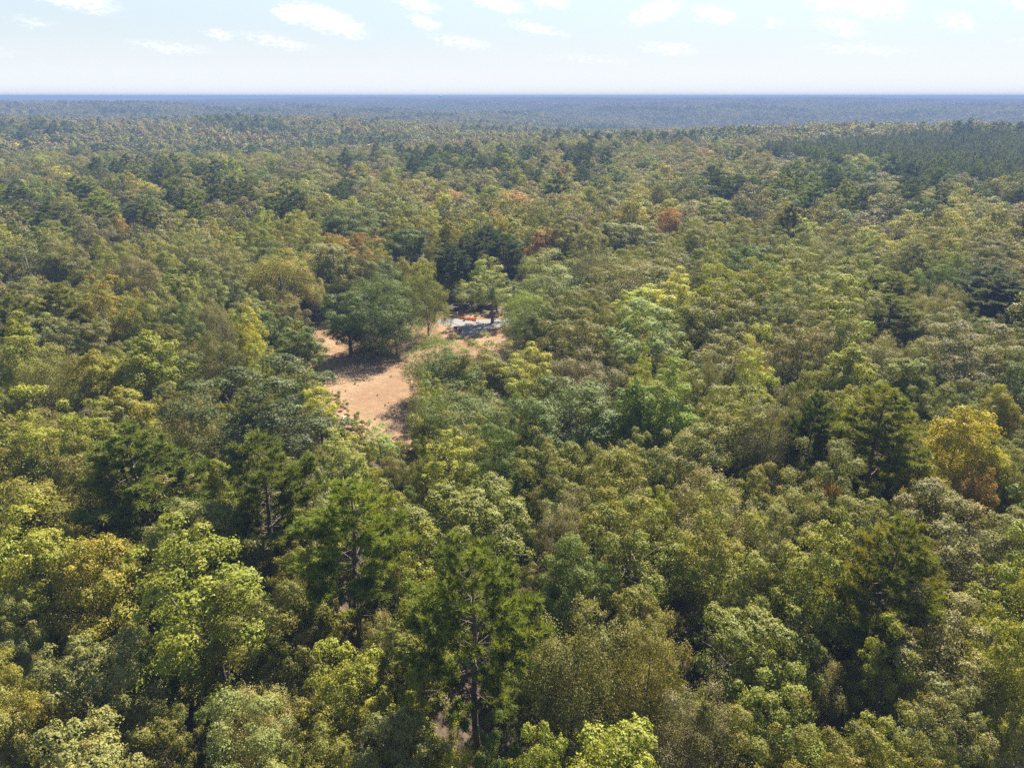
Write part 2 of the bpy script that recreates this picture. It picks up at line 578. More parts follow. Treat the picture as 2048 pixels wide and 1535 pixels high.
def broadleaf(name, seed, h=20., rad=5.5, base=.34, n_cl=70, n_leaf=14000, leaf=.30, cl_r=1.25, taper=.0, flat=.8, ragged=.22, droop=0., up=.75, limbs=11, mat='leaf', inner=.12, under=1.72, skirt=0.):
    r = np.random.default_rng(seed)
    cz0, cz1 = h * base, h
    mid = cz0 + (cz1 - cz0) * .48
    # lobes of the crown outline
    lob_d = unit(r.normal(size=(10, 3)) + np.array([0, 0, .25]))
    lob_a = r.uniform(-1, 1, 10)

    def envelope(D):
        g = 1 + ragged * (np.exp((D @ lob_d.T - 1) * 4.0) * lob_a).sum(1)
        up_ = D[:, 2]
        zz = np.where(up_ > 0, (cz1 - mid), (mid - cz0))
        rr = np.stack([np.full(len(D), rad), np.full(len(D), rad), zz], 1)
        e = D * rr * g[:, None]
        k = 1 - taper * sstep(-.3, 1., up_)
        k = k * np.where(up_ < 0, np.maximum(1 - up_ ** 2, .05) ** (-.5 * skirt), 1)
        e[:, :2] *= k[:, None]
        return e

    k = np.arange(n_cl) + .5
    ph = np.pi * (1 + 5 ** .5) * k
    cz = 1 - under * k / n_cl                        # few sprays on the underside
    D = np.stack([np.cos(ph) * np.sqrt(1 - cz ** 2), np.sin(ph) * np.sqrt(1 - cz ** 2), cz], 1)
    D = unit(D + r.normal(0, .16, D.shape))
    fr = r.uniform(.62, 1.08, n_cl)
    fr[r.random(n_cl) < .28] *= .66
    C = envelope(D) * fr[:, None] * (1 - .55 * cl_r / rad)
    C[:, 2] += mid
    cr = cl_r * r.uniform(.5, 1.4, n_cl) * (1 - .25 * taper * sstep(0, 1, D[:, 2]))
    w = cr ** 2
    w /= w.sum()
    ncl = np.maximum((w * n_leaf * (1 - inner)).astype(int), 6)
    idx = np.repeat(np.arange(n_cl), ncl)
    n = len(idx)
    u = unit(r.normal(size=(n, 3)) + .6 * D[idx] + np.array([0, 0, .55]))
    rr = cr[idx] * r.uniform(.3, 1.0, n) ** .3
    lump = 1 + .34 * np.sin(u[:, 0] * 5 + idx) * np.sin(u[:, 1] * 5.3 + idx * 2.1) + .16 * np.sin(u[:, 0] * 11 + idx * 3.3) * np.sin(u[:, 2] * 10 + idx)
    P = C[idx] + u * (rr * lump)[:, None] * np.array([1, 1, flat])
    P[:, 2] -= droop * rr * r.random(n)
    Nn = unit(r.normal(size=(n, 3)) * .42 + u * 1.0 + np.array([0, 0, up * .4]))
    # leaves along the inner boughs
    ni = int(n_leaf * inner)
    ii = r.integers(0, n_cl, ni)
    f = r.uniform(.35, .95, ni)[:, None]
    root = np.stack([C[ii, 0] * .1, C[ii, 1] * .1, cz0 + (C[ii, 2] - cz0) * .35], 1)
    Pi = root + (C[ii] - root) * f + r.normal(0, .35, (ni, 3))
    P = np.concatenate([P, Pi])
    Nn = np.concatenate([Nn, unit(r.normal(size=(ni, 3)) + np.array([0, 0, .6]))])
    size = leaf * r.uniform(.6, 1.35, len(P))
    V, F = leaf_cards(P, Nn, size, r)
    lv = np.ones((len(P), 4))
    clv = r.random(n_cl)
    lv[:, 0] = r.random(len(P)) * .7 + np.concatenate([clv[idx], clv[ii]]) * .3
    clg = r.random(n_cl)
    lv[:, 1] = np.clip(np.concatenate([clg[idx], clg[ii]]) * .75 + r.random(len(P)) * .3, 0, 1)
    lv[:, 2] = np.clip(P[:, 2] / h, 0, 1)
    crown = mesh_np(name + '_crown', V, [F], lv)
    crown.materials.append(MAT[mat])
    # trunk, limbs
    mb = MB()
    lean = r.normal(0, .35, 2)
    tz = np.array([-.4, .5, h * .18, base * h, h * .55, h * .78])
    tp = np.stack([lean[0] * (tz / h) + .12 * np.sin(tz * .5), lean[1] * (tz / h) + .12 * np.cos(tz * .43), tz], 1)
    tr = np.array([.40, .30, .25, .21, .13, .04]) * (h / 20)
    mb.tube(tp, tr, 7)
    order = np.argsort(-fr * (1.2 - np.abs(D[:, 2])))[:limbs]
    for q in order:
        z0 = r.uniform(base * .8, .6) * h
        p0 = np.array([np.interp(z0, tz, tp[:, 0]), np.interp(z0, tz, tp[:, 1]), z0])
        p3 = C[q]
        if p3[2] < z0: p3 = p3 + np.array([0, 0, (z0 - p3[2]) * .6])
        p1 = p0 + (p3 - p0) * .4 + np.array([0, 0, -.05 * h * .3]) + r.normal(0, .2, 3)
        p2 = p0 + (p3 - p0) * .75 + np.array([0, 0, .3]) + r.normal(0, .2, 3)
        mb.tube([p0, p1, p2, p3], np.array([.12, .085, .05, .015]) * (h / 20), 5)
    trunk = mb.mesh(name + '_trunk', smooth=True)
    trunk.materials.append(MAT['bark'])
    return dict(crown=crown, trunk=trunk, h=h, r=rad)


def needle_tufts(P, Dr, r, k=12, ln=.42, wd=.055, spread=.8):
    n = len(P)
    d = unit(Dr[:, None] + r.normal(0, spread, (n, k, 3)) + np.array([0, 0, .22]))
    L_ = ln * r.uniform(.65, 1.2, (n, k, 1))
    s = unit(np.cross(d, r.normal(size=(n, k, 3)))) * wd * .5
    base = P[:, None] + d * .03 + r.normal(0, .05, (n, k, 3))
    V = np.stack([base - s, base + s, base + d * L_], 2).reshape(-1, 3)
    F = np.arange(n * k * 3).reshape(-1, 3)
    return V, F


def pine(name, seed, h=24., rad=4.3, base=.42, whorls=16, tufts=14, ln=.50, wd=.075, per=5, twig=14, conic=.55, mat='needle'):
    r = np.random.default_rng(seed)
    mb = MB()
    tz = np.linspace(-.4, h * .985, 9)
    wob = .18 * np.sin(tz * .35 + seed)
    tp = np.stack([wob, .15 * np.cos(tz * .3 + seed), tz], 1)
    mb.tube(tp, (.34 * (1 - tz.clip(0) / h) ** .8 + .015) * h / 24, 8)
    TP, TD, TB = [], [], []
    zs = np.linspace(base, .985, whorls)
    bid = 0
    for wi, zf in enumerate(zs):
        u = (zf - base) / (1 - base)
        prof = (np.sin(np.pi * min(1, .22 + u * .78)) ** .7) * (1 - conic * u) * 1.15 + .06
        for b in range(per):
            if u < .25 and r.random() < .35: continue
            a = (b + r.random() * .8) / per * 2 * np.pi + wi * 1.3
            ln_b = rad * prof * r.uniform(.55, 1.18)
            z0 = zf * h + r.normal(0, .25)
            p0 = np.array([np.interp(z0, tz, tp[:, 0]), np.interp(z0, tz, tp[:, 1]), z0])
            o = np.array([math.cos(a), math.sin(a), 0])
            lift = (.12 + .5 * u) * ln_b + r.normal(0, .15)
            pts = [p0, p0 + o * ln_b * .4 + [0, 0, lift * .2 - .1], p0 + o * ln_b * .75 + [0, 0, lift * .55], p0 + o * ln_b + [0, 0, lift]]
            pts = np.array(pts)
            pts[1:3] += r.normal(0, .12, (2, 3))
            mb.tube(pts, np.array([.065, .045, .028, .01]) * (1.1 - .5 * u), 4)
            bid += 1
            nt = max(3, int(twig * ln_b / 2.2))
            for q in range(nt):
                f = r.uniform(.38, 1.0)
                g = np.array([np.interp(f, [0, .4, .75, 1], pts[:, c]) for c in range(3)])
                side = np.cross(o, [0, 0, 1]) * r.choice([-1, 1])
                tl = ln_b * .30 * (1.15 - f * .6) * r.uniform(.5, 1.2)
                dr = unit((o * r.uniform(.3, .9) + side * r.uniform(.2, 1.0) + np.array([0, 0, r.uniform(.15, .7)]))[None])[0]
                e = g + dr * tl
                mb.tube([g, e], [.016, .006], 3)
                m = max(2, int(tl / .28) + 1)
                for s in range(m):
                    TP.append(g + dr * tl * (s + 1) / m + r.normal(0, .06, 3))
                    TD.append(dr)
                    TB.append(bid)
    # dead stubs under the crown
    for q in range(9):
        z0 = h * r.uniform(base * .55, base * 1.02)
        a = r.uniform(0, 6.28)
        p0 = np.array([np.interp(z0, tz, tp[:, 0]), np.interp(z0, tz, tp[:, 1]), z0])
        o = np.array([math.cos(a), math.sin(a), r.uniform(-.15, .35)])
        mb.tube([p0, p0 + o * r.uniform(.5, 1.0), p0 + o * r.uniform(1.1, 2.2)], [.04, .025, .006], 4)
    TP, TD, TB = np.array(TP), np.array(TD), np.array(TB)
    V, F = needle_tufts(TP, TD, r, tufts, ln, wd)
    lv = np.ones((len(F), 4))
    bl = r.random(bid + 1)
    tv = np.repeat(r.random(len(TP)) * .6 + bl[TB] * .4, tufts)
    lv[:, 0] = tv * .7 + r.random(len(F)) * .3
    lv[:, 1] = np.repeat(bl[TB], tufts)
    lv[:, 2] = .5
    crown = mesh_np(name + '_crown', V, [F], lv)
    crown.materials.append(MAT[mat])
    trunk = mb.mesh(name + '_trunk', smooth=True)
    trunk.materials.append(MAT['pine_bark'])
    return dict(crown=crown, trunk=trunk, h=h, r=rad)


PROTO = {'L': [], 'O': [], 'T': [], 'M': [], 'H': [], 'P': []}
for i in range(6):   # oaks: broad, lumpy
    PROTO['O'].append(broadleaf(f'oak{i}', 100 + i, h=20, rad=5.6, base=.22, n_cl=66 + 8 * (i % 3), n_leaf=38000, leaf=.185, cl_r=1.02, flat=.8, ragged=.55, up=.65, inner=.05))
for i in range(2):   # open-grown oaks, leafy nearly to the ground
    PROTO['L'].append(broadleaf(f'field_oak{i}', 150 + i, h=20, rad=6.5, base=.03, n_cl=96, n_leaf=52000, leaf=.18, cl_r=1.65, flat=.75, ragged=.36, up=.7, inner=.09, limbs=14, under=1.95, skirt=.7))
for i in range(4):   # tulip poplar / sweetgum: upright, pointed, airy
    PROTO['T'].append(broadleaf(f'poplar{i}', 200 + i, h=21, rad=4.3, base=.22, n_cl=60, n_leaf=30000, leaf=.19, cl_r=.92, taper=.28, flat=.9, ragged=.45, up=.55))
for i in range(3):   # maples: egg-shaped, ascending sprays
    PROTO['M'].append(broadleaf(f'maple{i}', 300 + i, h=17, rad=4.2, base=.28, n_cl=52, n_leaf=28000, leaf=.175, cl_r=.98, taper=.28, flat=1.05, ragged=.4, up=.55))
for i in range(3):   # hickory / willow oak: fine hanging foliage
    PROTO['H'].append(broadleaf(f'hickory{i}', 400 + i, h=19, rad=4.8, base=.24, n_cl=60, n_leaf=34000, leaf=.15, cl_r=1.05, taper=.12, flat=1.35, ragged=.22, droop=.7, up=.35))
for i in range(5):
    PROTO['P'].append(pine(f'pine{i}', 500 + i, h=24, rad=[4.6, 4.2, 5.0, 3.9, 4.5][i], base=[.42, .45, .38, .48, .40][i], conic=[.4, .5, .3, .5, .4][i]))

# coarser trees for the forest beyond the single ones
FAR = {}
for lod, (nl, lf, ncl, tw, tf, wd, ln) in {'mid': (5200, .42, 56, 5, 10, .13, .75), 'far': (560, 1.35, 34, 1.5, 5, .5, 1.5)}.items():
    L_ = []
    for i in range(3):
        L_.append(broadleaf(f'{lod}_oak{i}', 600 + i, h=19, rad=5.6, base=.30, n_cl=ncl, n_leaf=nl, leaf=lf, cl_r=1.25, flat=.85, ragged=.5, limbs=0, mat='leaf_far'))
    for i in range(2):
        L_.append(broadleaf(f'{lod}_poplar{i}', 610 + i, h=21, rad=4.3, base=.28, n_cl=ncl, n_leaf=nl, leaf=lf * .9, cl_r=1.15, taper=.25, flat=.9, ragged=.34, limbs=0, mat='leaf_far'))
    for i in range(2):
        L_.append(pine(f'{lod}_pine{i}', 620 + i, h=23, rad=4.0, base=.35, whorls=12 if lod == 'mid' else 8, per=5 if lod == 'mid' else 4, twig=tw * 1.6, tufts=tf, ln=ln, wd=wd, conic=.32, mat='needle_far'))
    FAR[lod] = L_

# ------------------------------------------------------------------ which tree stands where
TINT = {'hazed pine green': (.072, .088, .066, .05),  # foliage base colours and how much has turned; the first has haze painted in
    'dark blue-green': (.051, .063, .032, .08), 'deep green': (.060, .081, .024, .15), 'grey-green': (.100, .106, .050, .15), 'olive green': (.095, .101, .025, .2),
    'fresh green': (.090, .125, .024, .12), 'yellow-green': (.126, .138, .026, .2), 'lime yellow': (.19, .20, .05, .15), 'golden yellow': (.205, .195, .026, 0),
    'mustard': (.125, .117, .02, .25), 'olive brown': (.088, .086, .026, .22), 'tan brown': (.112, .106, .056, .1), 'purplish grey': (.098, .092, .066, .15),
    'rusty orange': (.165, .110, .032, .3), 'reddish': (.165, .092, .032, .3), 'pale green': (.125, .150, .06, .15),
    'dark pine green': (.044, .060, .024, .05), 'pine green': (.086, .102, .028, .10), 'bright pine green': (.112, .140, .030, .10), 'olive pine green': (.085, .092, .02, .2)}
KIND = {'O': ('oak_tree', 'oak'), 'T': ('poplar_tree', 'poplar'), 'M': ('maple_tree', 'maple'), 'H': ('hickory_tree', 'hickory'), 'P': ('pine_tree', 'pine')}
HGT = {'O': 18.5, 'T': 20.0, 'M': 16.5, 'H': 18.0, 'P': 23.0}
A = {'dg': 'dark blue-green', 'dp': 'deep green', 'gg': 'grey-green', 'ol': 'olive green', 'fg': 'fresh green', 'yg': 'yellow-green', 'ly': 'lime yellow', 'ye': 'golden yellow',
     'mu': 'mustard', 'ob': 'olive brown', 'tb': 'tan brown', 'pu': 'purplish grey', 'or': 'rusty orange', 'rd': 'reddish', 'pg': 'pale green',
     'P1': 'dark pine green', 'P2': 'pine green', 'P3': 'bright pine green', 'P4': 'olive pine green'}
# photo x and y of the tree's top, crown width in photo pixels, kind, colour, [height], [landmark phrase]
HAND = [
    (945, 1070, 240, 'P', 'P2', 24, 'the tall bare-trunked pine'), (690, 963, 200, 'P', 'P3', 22, 'the bright green pine'), (255, 858, 205, 'P', 'P2', 22, 'the broad dense pine'),
    (520, 880, 185, 'P', 'P2', 22), (1790, 1045, 190, 'P', 'P4', 21, 'the slim dull pine'), (1770, 785, 170, 'P', 'P4', 22, 'the olive pine'), (1628, 788, 85, 'P', 'P1', 20),
    (1790, 592, 115, 'P', 'P2', 16, 'the thin trunked pine'), (1785, 545, 100, 'P', 'P2', 16), (1985, 535, 145, 'P', 'P1', 17, 'the dark pine pair'), (2030, 555, 145, 'P', 'P1', 17),
    (-8, 1395, 170, 'O', 'gg', 15),
    (105, 572, 100, 'P', 'P2', 20), (20, 585, 90, 'P', 'P2', 20),
    (150, 1262, 265, 'O', 'gg', 17, 'the lumpy grey-green oak'), (35, 1372, 140, 'M', 'mu', 15, 'the mustard maple'), (125, 1440, 300, 'O', 'gg', 17), (310, 1398, 160, 'O', 'ob', 14),
    (480, 1432, 230, 'O', 'gg', 17), (400, 1075, 280, 'T', 'yg', 21, 'the great yellow-green poplar'), (180, 1085, 200, 'M', 'mu', 17), (45, 1000, 190, 'T', 'yg', 20),
    (230, 930, 250, 'O', 'ob', 18), (895, 893, 150, 'T', 'yg', 17, 'the yellow-topped poplar'), (930, 945, 270, 'O', 'ol', 18), (690, 1285, 170, 'T', 'yg', 16),
    (560, 1190, 190, 'O', 'ol', 17), (790, 1415, 210, 'O', 'gg', 16), (895, 1450, 85, 'M', 'ye', 13, 'the small golden maple'), (1140, 1208, 230, 'H', 'ob', 19, 'the drooping brown hickory'),
    (1320, 1232, 180, 'H', 'ob', 18), (1155, 1062, 175, 'O', 'dp', 18), (1265, 975, 210, 'O', 'ol', 19), (1130, 1000, 120, 'H', 'pu', 16), (1440, 940, 180, 'H', 'tb', 18),
    (1440, 1035, 200, 'O', 'ol', 18), (1640, 1040, 170, 'T', 'yg', 20, 'the pointed yellow-green poplar'), (1920, 1005, 250, 'O', 'gg', 18), (1875, 1105, 100, 'T', 'yg', 14),
    (1895, 1203, 240, 'O', 'tb', 17, 'the pinkish tan oak'), (1800, 1280, 100, 'T', 'yg', 15), (1540, 1180, 260, 'O', 'ol', 18), (1565, 1275, 120, 'T', 'yg', 14), (1570, 1338, 230, 'O', 'ol', 16),
    (1380, 1375, 180, 'H', 'pu', 16), (1235, 1448, 230, 'T', 'yg', 16, 'the lemon-lit poplar'), (1060, 1462, 130, 'T', 'yg', 15), (1755, 1415, 150, 'T', 'yg', 15), (1905, 1405, 190, 'O', 'gg', 15),
    (2030, 1235, 130, 'T', 'yg', 18), (2035, 1385, 100, 'T', 'yg', 15), (1690, 1475, 200, 'O', 'ol', 15), (1490, 1445, 190, 'O', 'ob', 15), (1870, 1490, 160, 'O', 'ol', 14), (630, 1465, 190, 'O', 'ol', 14),
    (505, 738, 270, 'O', 'dg', 20, 'the big blue-green oak'), (632, 776, 95, 'T', 'ly', 13, 'the lime poplar'), (685, 842, 105, 'T', 'yg', 13), (365, 795, 140, 'H', 'ob', 17), (235, 738, 150, 'T', 'yg', 19),
    (285, 632, 150, 'T', 'yg', 22), (180, 672, 120, 'T', 'yg', 20), (78, 685, 140, 'H', 'ob', 19), (5, 655, 100, 'T', 'yg', 20), (65, 805, 140, 'T', 'yg', 19), (15, 850, 120, 'O', 'ol', 17),
    (205, 795, 130, 'O', 'gg', 17), (150, 840, 120, 'T', 'yg', 17), (120, 895, 150, 'O', 'ob', 16), (55, 930, 160, 'M', 'mu', 16), (390, 985, 230, 'O', 'gg', 18), (425, 885, 120, 'T', 'yg', 18),
    (590, 950, 170, 'O', 'gg', 15), (690, 872, 120, 'T', 'pg', 14), (760, 855, 95, 'T', 'pg', 10, 'the pale sapling'), (790, 905, 90, 'H', 'ob', 10),
    (925, 735, 225, 'O', 'dp', 19, 'the broad overhanging oak'), (868, 652, 145, 'O', 'fg', 17, 'the gravel-side oak'), (960, 685, 150, 'O', 'ol', 16), (905, 700, 125, 'O', 'dp', 14), (1010, 708, 120, 'O', 'ol', 14), (1060, 707, 115, 'T', 'ly', 16, 'the lemon poplar'),
    (1090, 608, 120, 'O', 'dp', 18), (1160, 622, 140, 'O', 'ob', 18), (1300, 612, 170, 'O', 'pg', 19), (1160, 742, 235, 'O', 'dp', 19), (1282, 722, 120, 'T', 'fg', 20, 'the fresh green poplar'),
    (1345, 748, 120, 'T', 'fg', 18), (1170, 705, 150, 'H', 'pu', 15), (1440, 575, 170, 'O', 'ol', 20), (1355, 552, 100, 'T', 'ly', 18, 'the yellow poplar'), (1250, 595, 75, 'T', 'ly', 15), (1300, 590, 130, 'T', 'ly', 15),
    (1508, 682, 90, 'T', 'ly', 19, 'the yellow-edged poplar'), (1530, 755, 120, 'T', 'yg', 18), (1268, 498, 185, 'O', 'gg', 21, 'the great grey-green oak'), (1100, 503, 185, 'O', 'gg', 21),
    (1180, 500, 75, 'H', 'pu', 19), (982, 533, 105, 'T', 'pg', 16.6, 'the open-grown tree'), (1052, 562, 110, 'O', 'fg', 18), (850, 513, 92, 'M', 'ol', 22, 'the tall olive tree'),
    (752, 530, 160, 'O', 'dp', 22.8, 'the round field oak'), (690, 590, 120, 'O', 'dp', 16), (735, 628, 100, 'O', 'dp', 10), (698, 640, 95, 'O', 'dp', 9), (790, 632, 90, 'O', 'dp', 10), (660, 468, 130, 'O', 'gg', 20), (545, 492, 150, 'H', 'mu', 21), (590, 636, 140, 'O', 'dp', 18), (502, 616, 65, 'T', 'ly', 18),
    (430, 606, 65, 'H', 'pu', 19), (440, 655, 110, 'H', 'ob', 18), (510, 672, 80, 'T', 'yg', 17), (705, 398, 150, 'O', 'dp', 22), (808, 437, 120, 'O', 'dp', 21, 'the domed green oak'),
    (898, 488, 80, 'P', 'P1', 18), (932, 472, 80, 'P', 'P1', 18), (968, 452, 90, 'P', 'P1', 19, 'the dark pine row'), (1010, 470, 80, 'P', 'P1', 18),
    (1085, 448, 75, 'M', 'rd', 18, 'the red-topped maple'), (1122, 447, 75, 'T', 'yg', 18), (1338, 414, 60, 'M', 'or', 18), (1418, 382, 65, 'T', 'yg', 20), (1125, 335, 42, 'M', 'rd', 18), (1118, 342, 40, 'M', 'or', 17),
    (736, 363, 52, 'T', 'ly', 19), (1265, 430, 150, 'O', 'gg', 20), (258, 497, 115, 'H', 'tb', 20, 'the rosy brown hickory'), (210, 483, 58, 'T', 'yg', 21), (130, 487, 110, 'M', 'ob', 19),
    (40, 475, 150, 'O', 'gg', 20), (172, 440, 100, 'O', 'pu', 20), (230, 427, 45, 'M', 'or', 18), (200, 575, 110, 'T', 'mu', 19), (255, 580, 45, 'T', 'yg', 19), (70, 615, 130, 'O', 'gg', 18), (150, 622, 120, 'O', 'gg', 18),
    (1935, 812, 150, 'M', 'ye', 19, 'the vivid golden maple'), (1985, 880, 100, 'M', 'ye', 15), (1868, 920, 120, 'M', 'mu', 15), (1962, 925, 100, 'M', 'or', 14), (1860, 955, 75, 'M', 'rd', 13),
    (1672, 935, 45, 'M', 'or', 16), (1672, 902, 160, 'O', 'gg', 19, 'the silvery oak'), (1740, 975, 180, 'O', 'gg', 18), (1545, 785, 125, 'H', 'pu', 19, 'the purplish grey hickory'), (1480, 795, 180, 'O', 'ol', 18),
    (1390, 838, 160, 'O', 'gg', 17), (1720, 765, 110, 'T', 'yg', 19), (1640, 745, 130, 'O', 'ol', 19), (1830, 685, 140, 'O', 'gg', 19), (1965, 655, 170, 'O', 'pu', 19), (1615, 635, 140, 'O', 'tb', 20),
    (1820, 695, 85, 'T', 'yg', 18), (2030, 760, 90, 'M', 'mu', 16)]

VIS = [[(640, 642), (700, 650), (845, 690), (830, 700), (805, 760), (796, 800), (803, 860), (795, 872), (775, 880), (720, 880), (692, 838), (655, 780), (640, 742)],
       [(915, 1230), (985, 1230), (985, 1430), (915, 1430)], [(668, 1120), (715, 1120), (715, 1200), (668, 1200)],
       [(872, 612), (955, 612), (1012, 632), (1030, 642), (1025, 700), (965, 692), (905, 652), (880, 650)]]


class Tree:
    __slots__ = ('x', 'y', 'h', 'r', 'sp', 'col', 'lm', 'hand', 'px', 'py', 'depth', 'label', 'd')

    def __init__(s, x, y, h, r, sp, col, lm=None, hand=False):
        s.x, s.y, s.h, s.r, s.sp, s.col, s.lm, s.hand = x, y, h, r, sp, col, lm, hand
        s.px, s.py, s.depth = project(x, y, h * .72)
        s.d = math.hypot(x, y)
        s.label = None


TREES = []
for e in HAND:
    px, py, w, sp, col = e[:5]
    h = e[5] if len(e) > 5 else HGT[sp]
    near_clearing = 560 < px < 1110 and 500 < py < 930 or 'pine row' in str(e[-1]) or (880 < px < 1030 and 440 < py < 500)
    if not near_clearing: h *= 1.12
    w *= .92 if near_clearing else 1.06
    x, y = at(px, py, h * .98)
    depth = project(x, y, h * .7)[2]
    TREES.append(Tree(x, y, h, max(w * depth / FPX * .5, (.16 if sp != 'P' else .1) * h), sp, A[col], e[6] if len(e) > 6 else None, True))


def blocks_view(x, y, h, r):
    """would this crown hide the open ground that the photo shows?"""
    depth = project(x, y, h)[2]
    for q_, poly in enumerate(VIS):
        if y > 205 or (q_ in (1, 2) and h < 8): continue
        for zf, k in ((1.0, .45), (.85, .9), (.6, 1.0), (.35, .9)):
            for dx in (-1, -.5, 0, .5, 1):
                qx, qy, _ = project(x + dx * r * k, y, h * zf)
                if in_poly(qx, qy, poly):
                    gx, gyy = at(qx, qy)
                    if gyy > y: return True
    return False


HAND_VIEW = []
for t in TREES:
    tx, ty, td = project(t.x, t.y, t.h)
    HAND_VIEW.append((tx, project(t.x, t.y, t.h * .5)[1], t.r / td * FPX, td))
HAND_VIEW = np.array(HAND_VIEW)


def stands_before(x, y, h, r):
    """would this crown hide the upper half of one of the trees set by hand?"""
    qx, qy, qd = project(x, y, h)
    w = r / qd * FPX
    H = HAND_VIEW
    return bool(np.any((H[:, 3] > qd) & (np.abs(H[:, 0] - qx) < .65 * H[:, 2] + .55 * w) & (qy < H[:, 1])))


def pick(x, y, r):
    """species and colour by place"""
    d = math.hypot(x, y)
    a = math.degrees(math.atan2(x, y))
    patch = math.sin(x / 37 + 1.7 * math.sin(y / 41)) * math.sin(y / 33 + 1.1)
    u = r.random()
    if d < 125:
        T = [('O', 'ol', .26), ('O', 'gg', .24), ('O', 'dp', .12), ('T', 'yg', .20), ('H', 'ob', .05), ('H', 'tb', .04), ('O', 'ob', .05), ('M', 'mu', .03), ('P', 'P2', .02), ('H', 'pu', .03)]
    elif d < 260:
        T = [('O', 'ol', .22), ('O', 'gg', .30), ('O', 'dp', .12), ('T', 'yg', .08), ('H', 'ob', .06), ('H', 'tb', .05), ('O', 'pu', .06), ('M', 'mu', .02), ('T', 'pg', .06)]
        if -14 < a < 6 and d > 200: T += [('P', 'P1', .2), ('O', 'dp', .3)]
    else:
        T = [('O', 'gg', .22), ('O', 'ol', .16), ('T', 'mu', .12), ('O', 'pu', .14), ('H', 'tb', .08), ('T', 'yg', .08), ('P', 'P1', .05), ('M', 'or', .025), ('O', 'dp', .08), ('M', 'ye', .025)]
        if a < -17 and 280 < d < 400: T += [('P', 'P1', .45), ('P', 'P2', .6)]
        if -14 < a < 8 and 300 < d < 620: T += [('P', 'P1', .55), ('T', 'yg', .15), ('O', 'dp', .3)]
        if a > 8 and 260 < d < 430: T += [('T', 'mu', .25), ('M', 'ye', .08), ('M', 'or', .06)]
    if d > 230:                     # stands: pines here, turning hardwoods there
        p = math.sin(x / 61 + 1.9 * math.sin(y / 83 + .5)) + math.sin(y / 57 + 1.4 * math.sin(x / 71)) + .6 * math.sin((x + y) / 33)
        if p > 1.25: T = [('P', 'P1', .8), ('P', 'P2', .5), ('O', 'dp', .5), ('O', 'gg', .3)]
        elif p < -1.05: T = [('T', 'mu', .8), ('M', 'ye', .12), ('T', 'yg', .6), ('M', 'or', .38), ('M', 'rd', .1), ('H', 'tb', .3), ('O', 'ol', .5)]
        elif p < -.4: T = T + [('O', 'pu', .4), ('H', 'tb', .3), ('O', 'gg', .3)]
    tot = sum(q[2] for q in T)
    u *= tot
    for sp, c, w in T:
        u -= w
        if u <= 0: break
    return sp, A[c]


# fill between the hand-set trees, nearest first
GRID = {}
CELL = 8.0


def reg(t):
    GRID.setdefault((int(t.x // CELL), int(t.y // CELL)), []).append(t)


def free(x, y, r, k):
    gx, gy = int(x // CELL), int(y // CELL)
    for i in range(-2, 3):
        for j in range(-2, 3):
            for t in GRID.get((gx + i, gy + j), ()):
                if (t.x - x) ** 2 + (t.y - y) ** 2 < (k * (t.r + r)) ** 2: return False
    return True


for t in TREES: reg(t)
OPEN = [(-34, 192), (30, 192), (30, 206), (18, 219), (-16, 216), (-34, 205)]   # open ground behind the gravel
NEAR_R = 300.0
pr = random.Random(4)
CANDS = []
for i in range(26000):
    d = 14 + (NEAR_R - 14) * math.sqrt(pr.random())
    a = R(pr.uniform(-43, 43))
    CANDS.append((d * math.sin(a), d * math.cos(a)))
for big, gap in ((1.0, .78), (.72, .72), (.5, .66)):
    for x, y in CANDS:
        if math.hypot(x, y) < 16: continue
        rad = (pr.uniform(4.4, 6.4) if math.hypot(x, y) < 125 else pr.uniform(5.6, 9.0)) * big
        if not free(x, y, rad, gap): continue
        if in_poly(x, y, CLEAR) or in_poly(x, y, OPEN): continue
        sp, c = pick(x, y, pr)
        if sp == 'P' and -45 < x < 15 and 105 < y < 215: sp, c = 'O', A['dp']
        h = HGT[sp] * (.92 + .34 * pr.random()) * (1 if big == 1 else .88 if big > .6 else .68) * (rad / big / 6.2) ** .25
        if sp == 'P': rad, h = rad * .8, h * .85
        if sp in 'TM': rad *= .85
        if blocks_view(x, y, h, rad) or stands_before(x, y, h, rad): continue
        t = Tree(x, y, h, rad, sp, c)
        TREES.append(t)
        reg(t)

# single things: those that show largest, at most 290 of a kind
SINGLE, MASS = [], []
by = {}
for t in TREES:
    qx, qy, dp = project(t.x, t.y, t.h)
    w = t.r / dp * FPX
    seen = -w < qx < 2048 + w and qy < 1535 + 10 and dp > 5
    if seen and t.d < 262 or t.hand and seen:
        by.setdefault(t.sp, []).append((-(w * (2 if t.hand else 1)), len(by.get(t.sp, ())), t))
    else:
        MASS.append(t)
for sp, L_ in by.items():
    L_.sort(key=lambda q: q[:2])
    SINGLE += [q[2] for q in L_[:285]]
    MASS += [q[2] for q in L_[285:]]

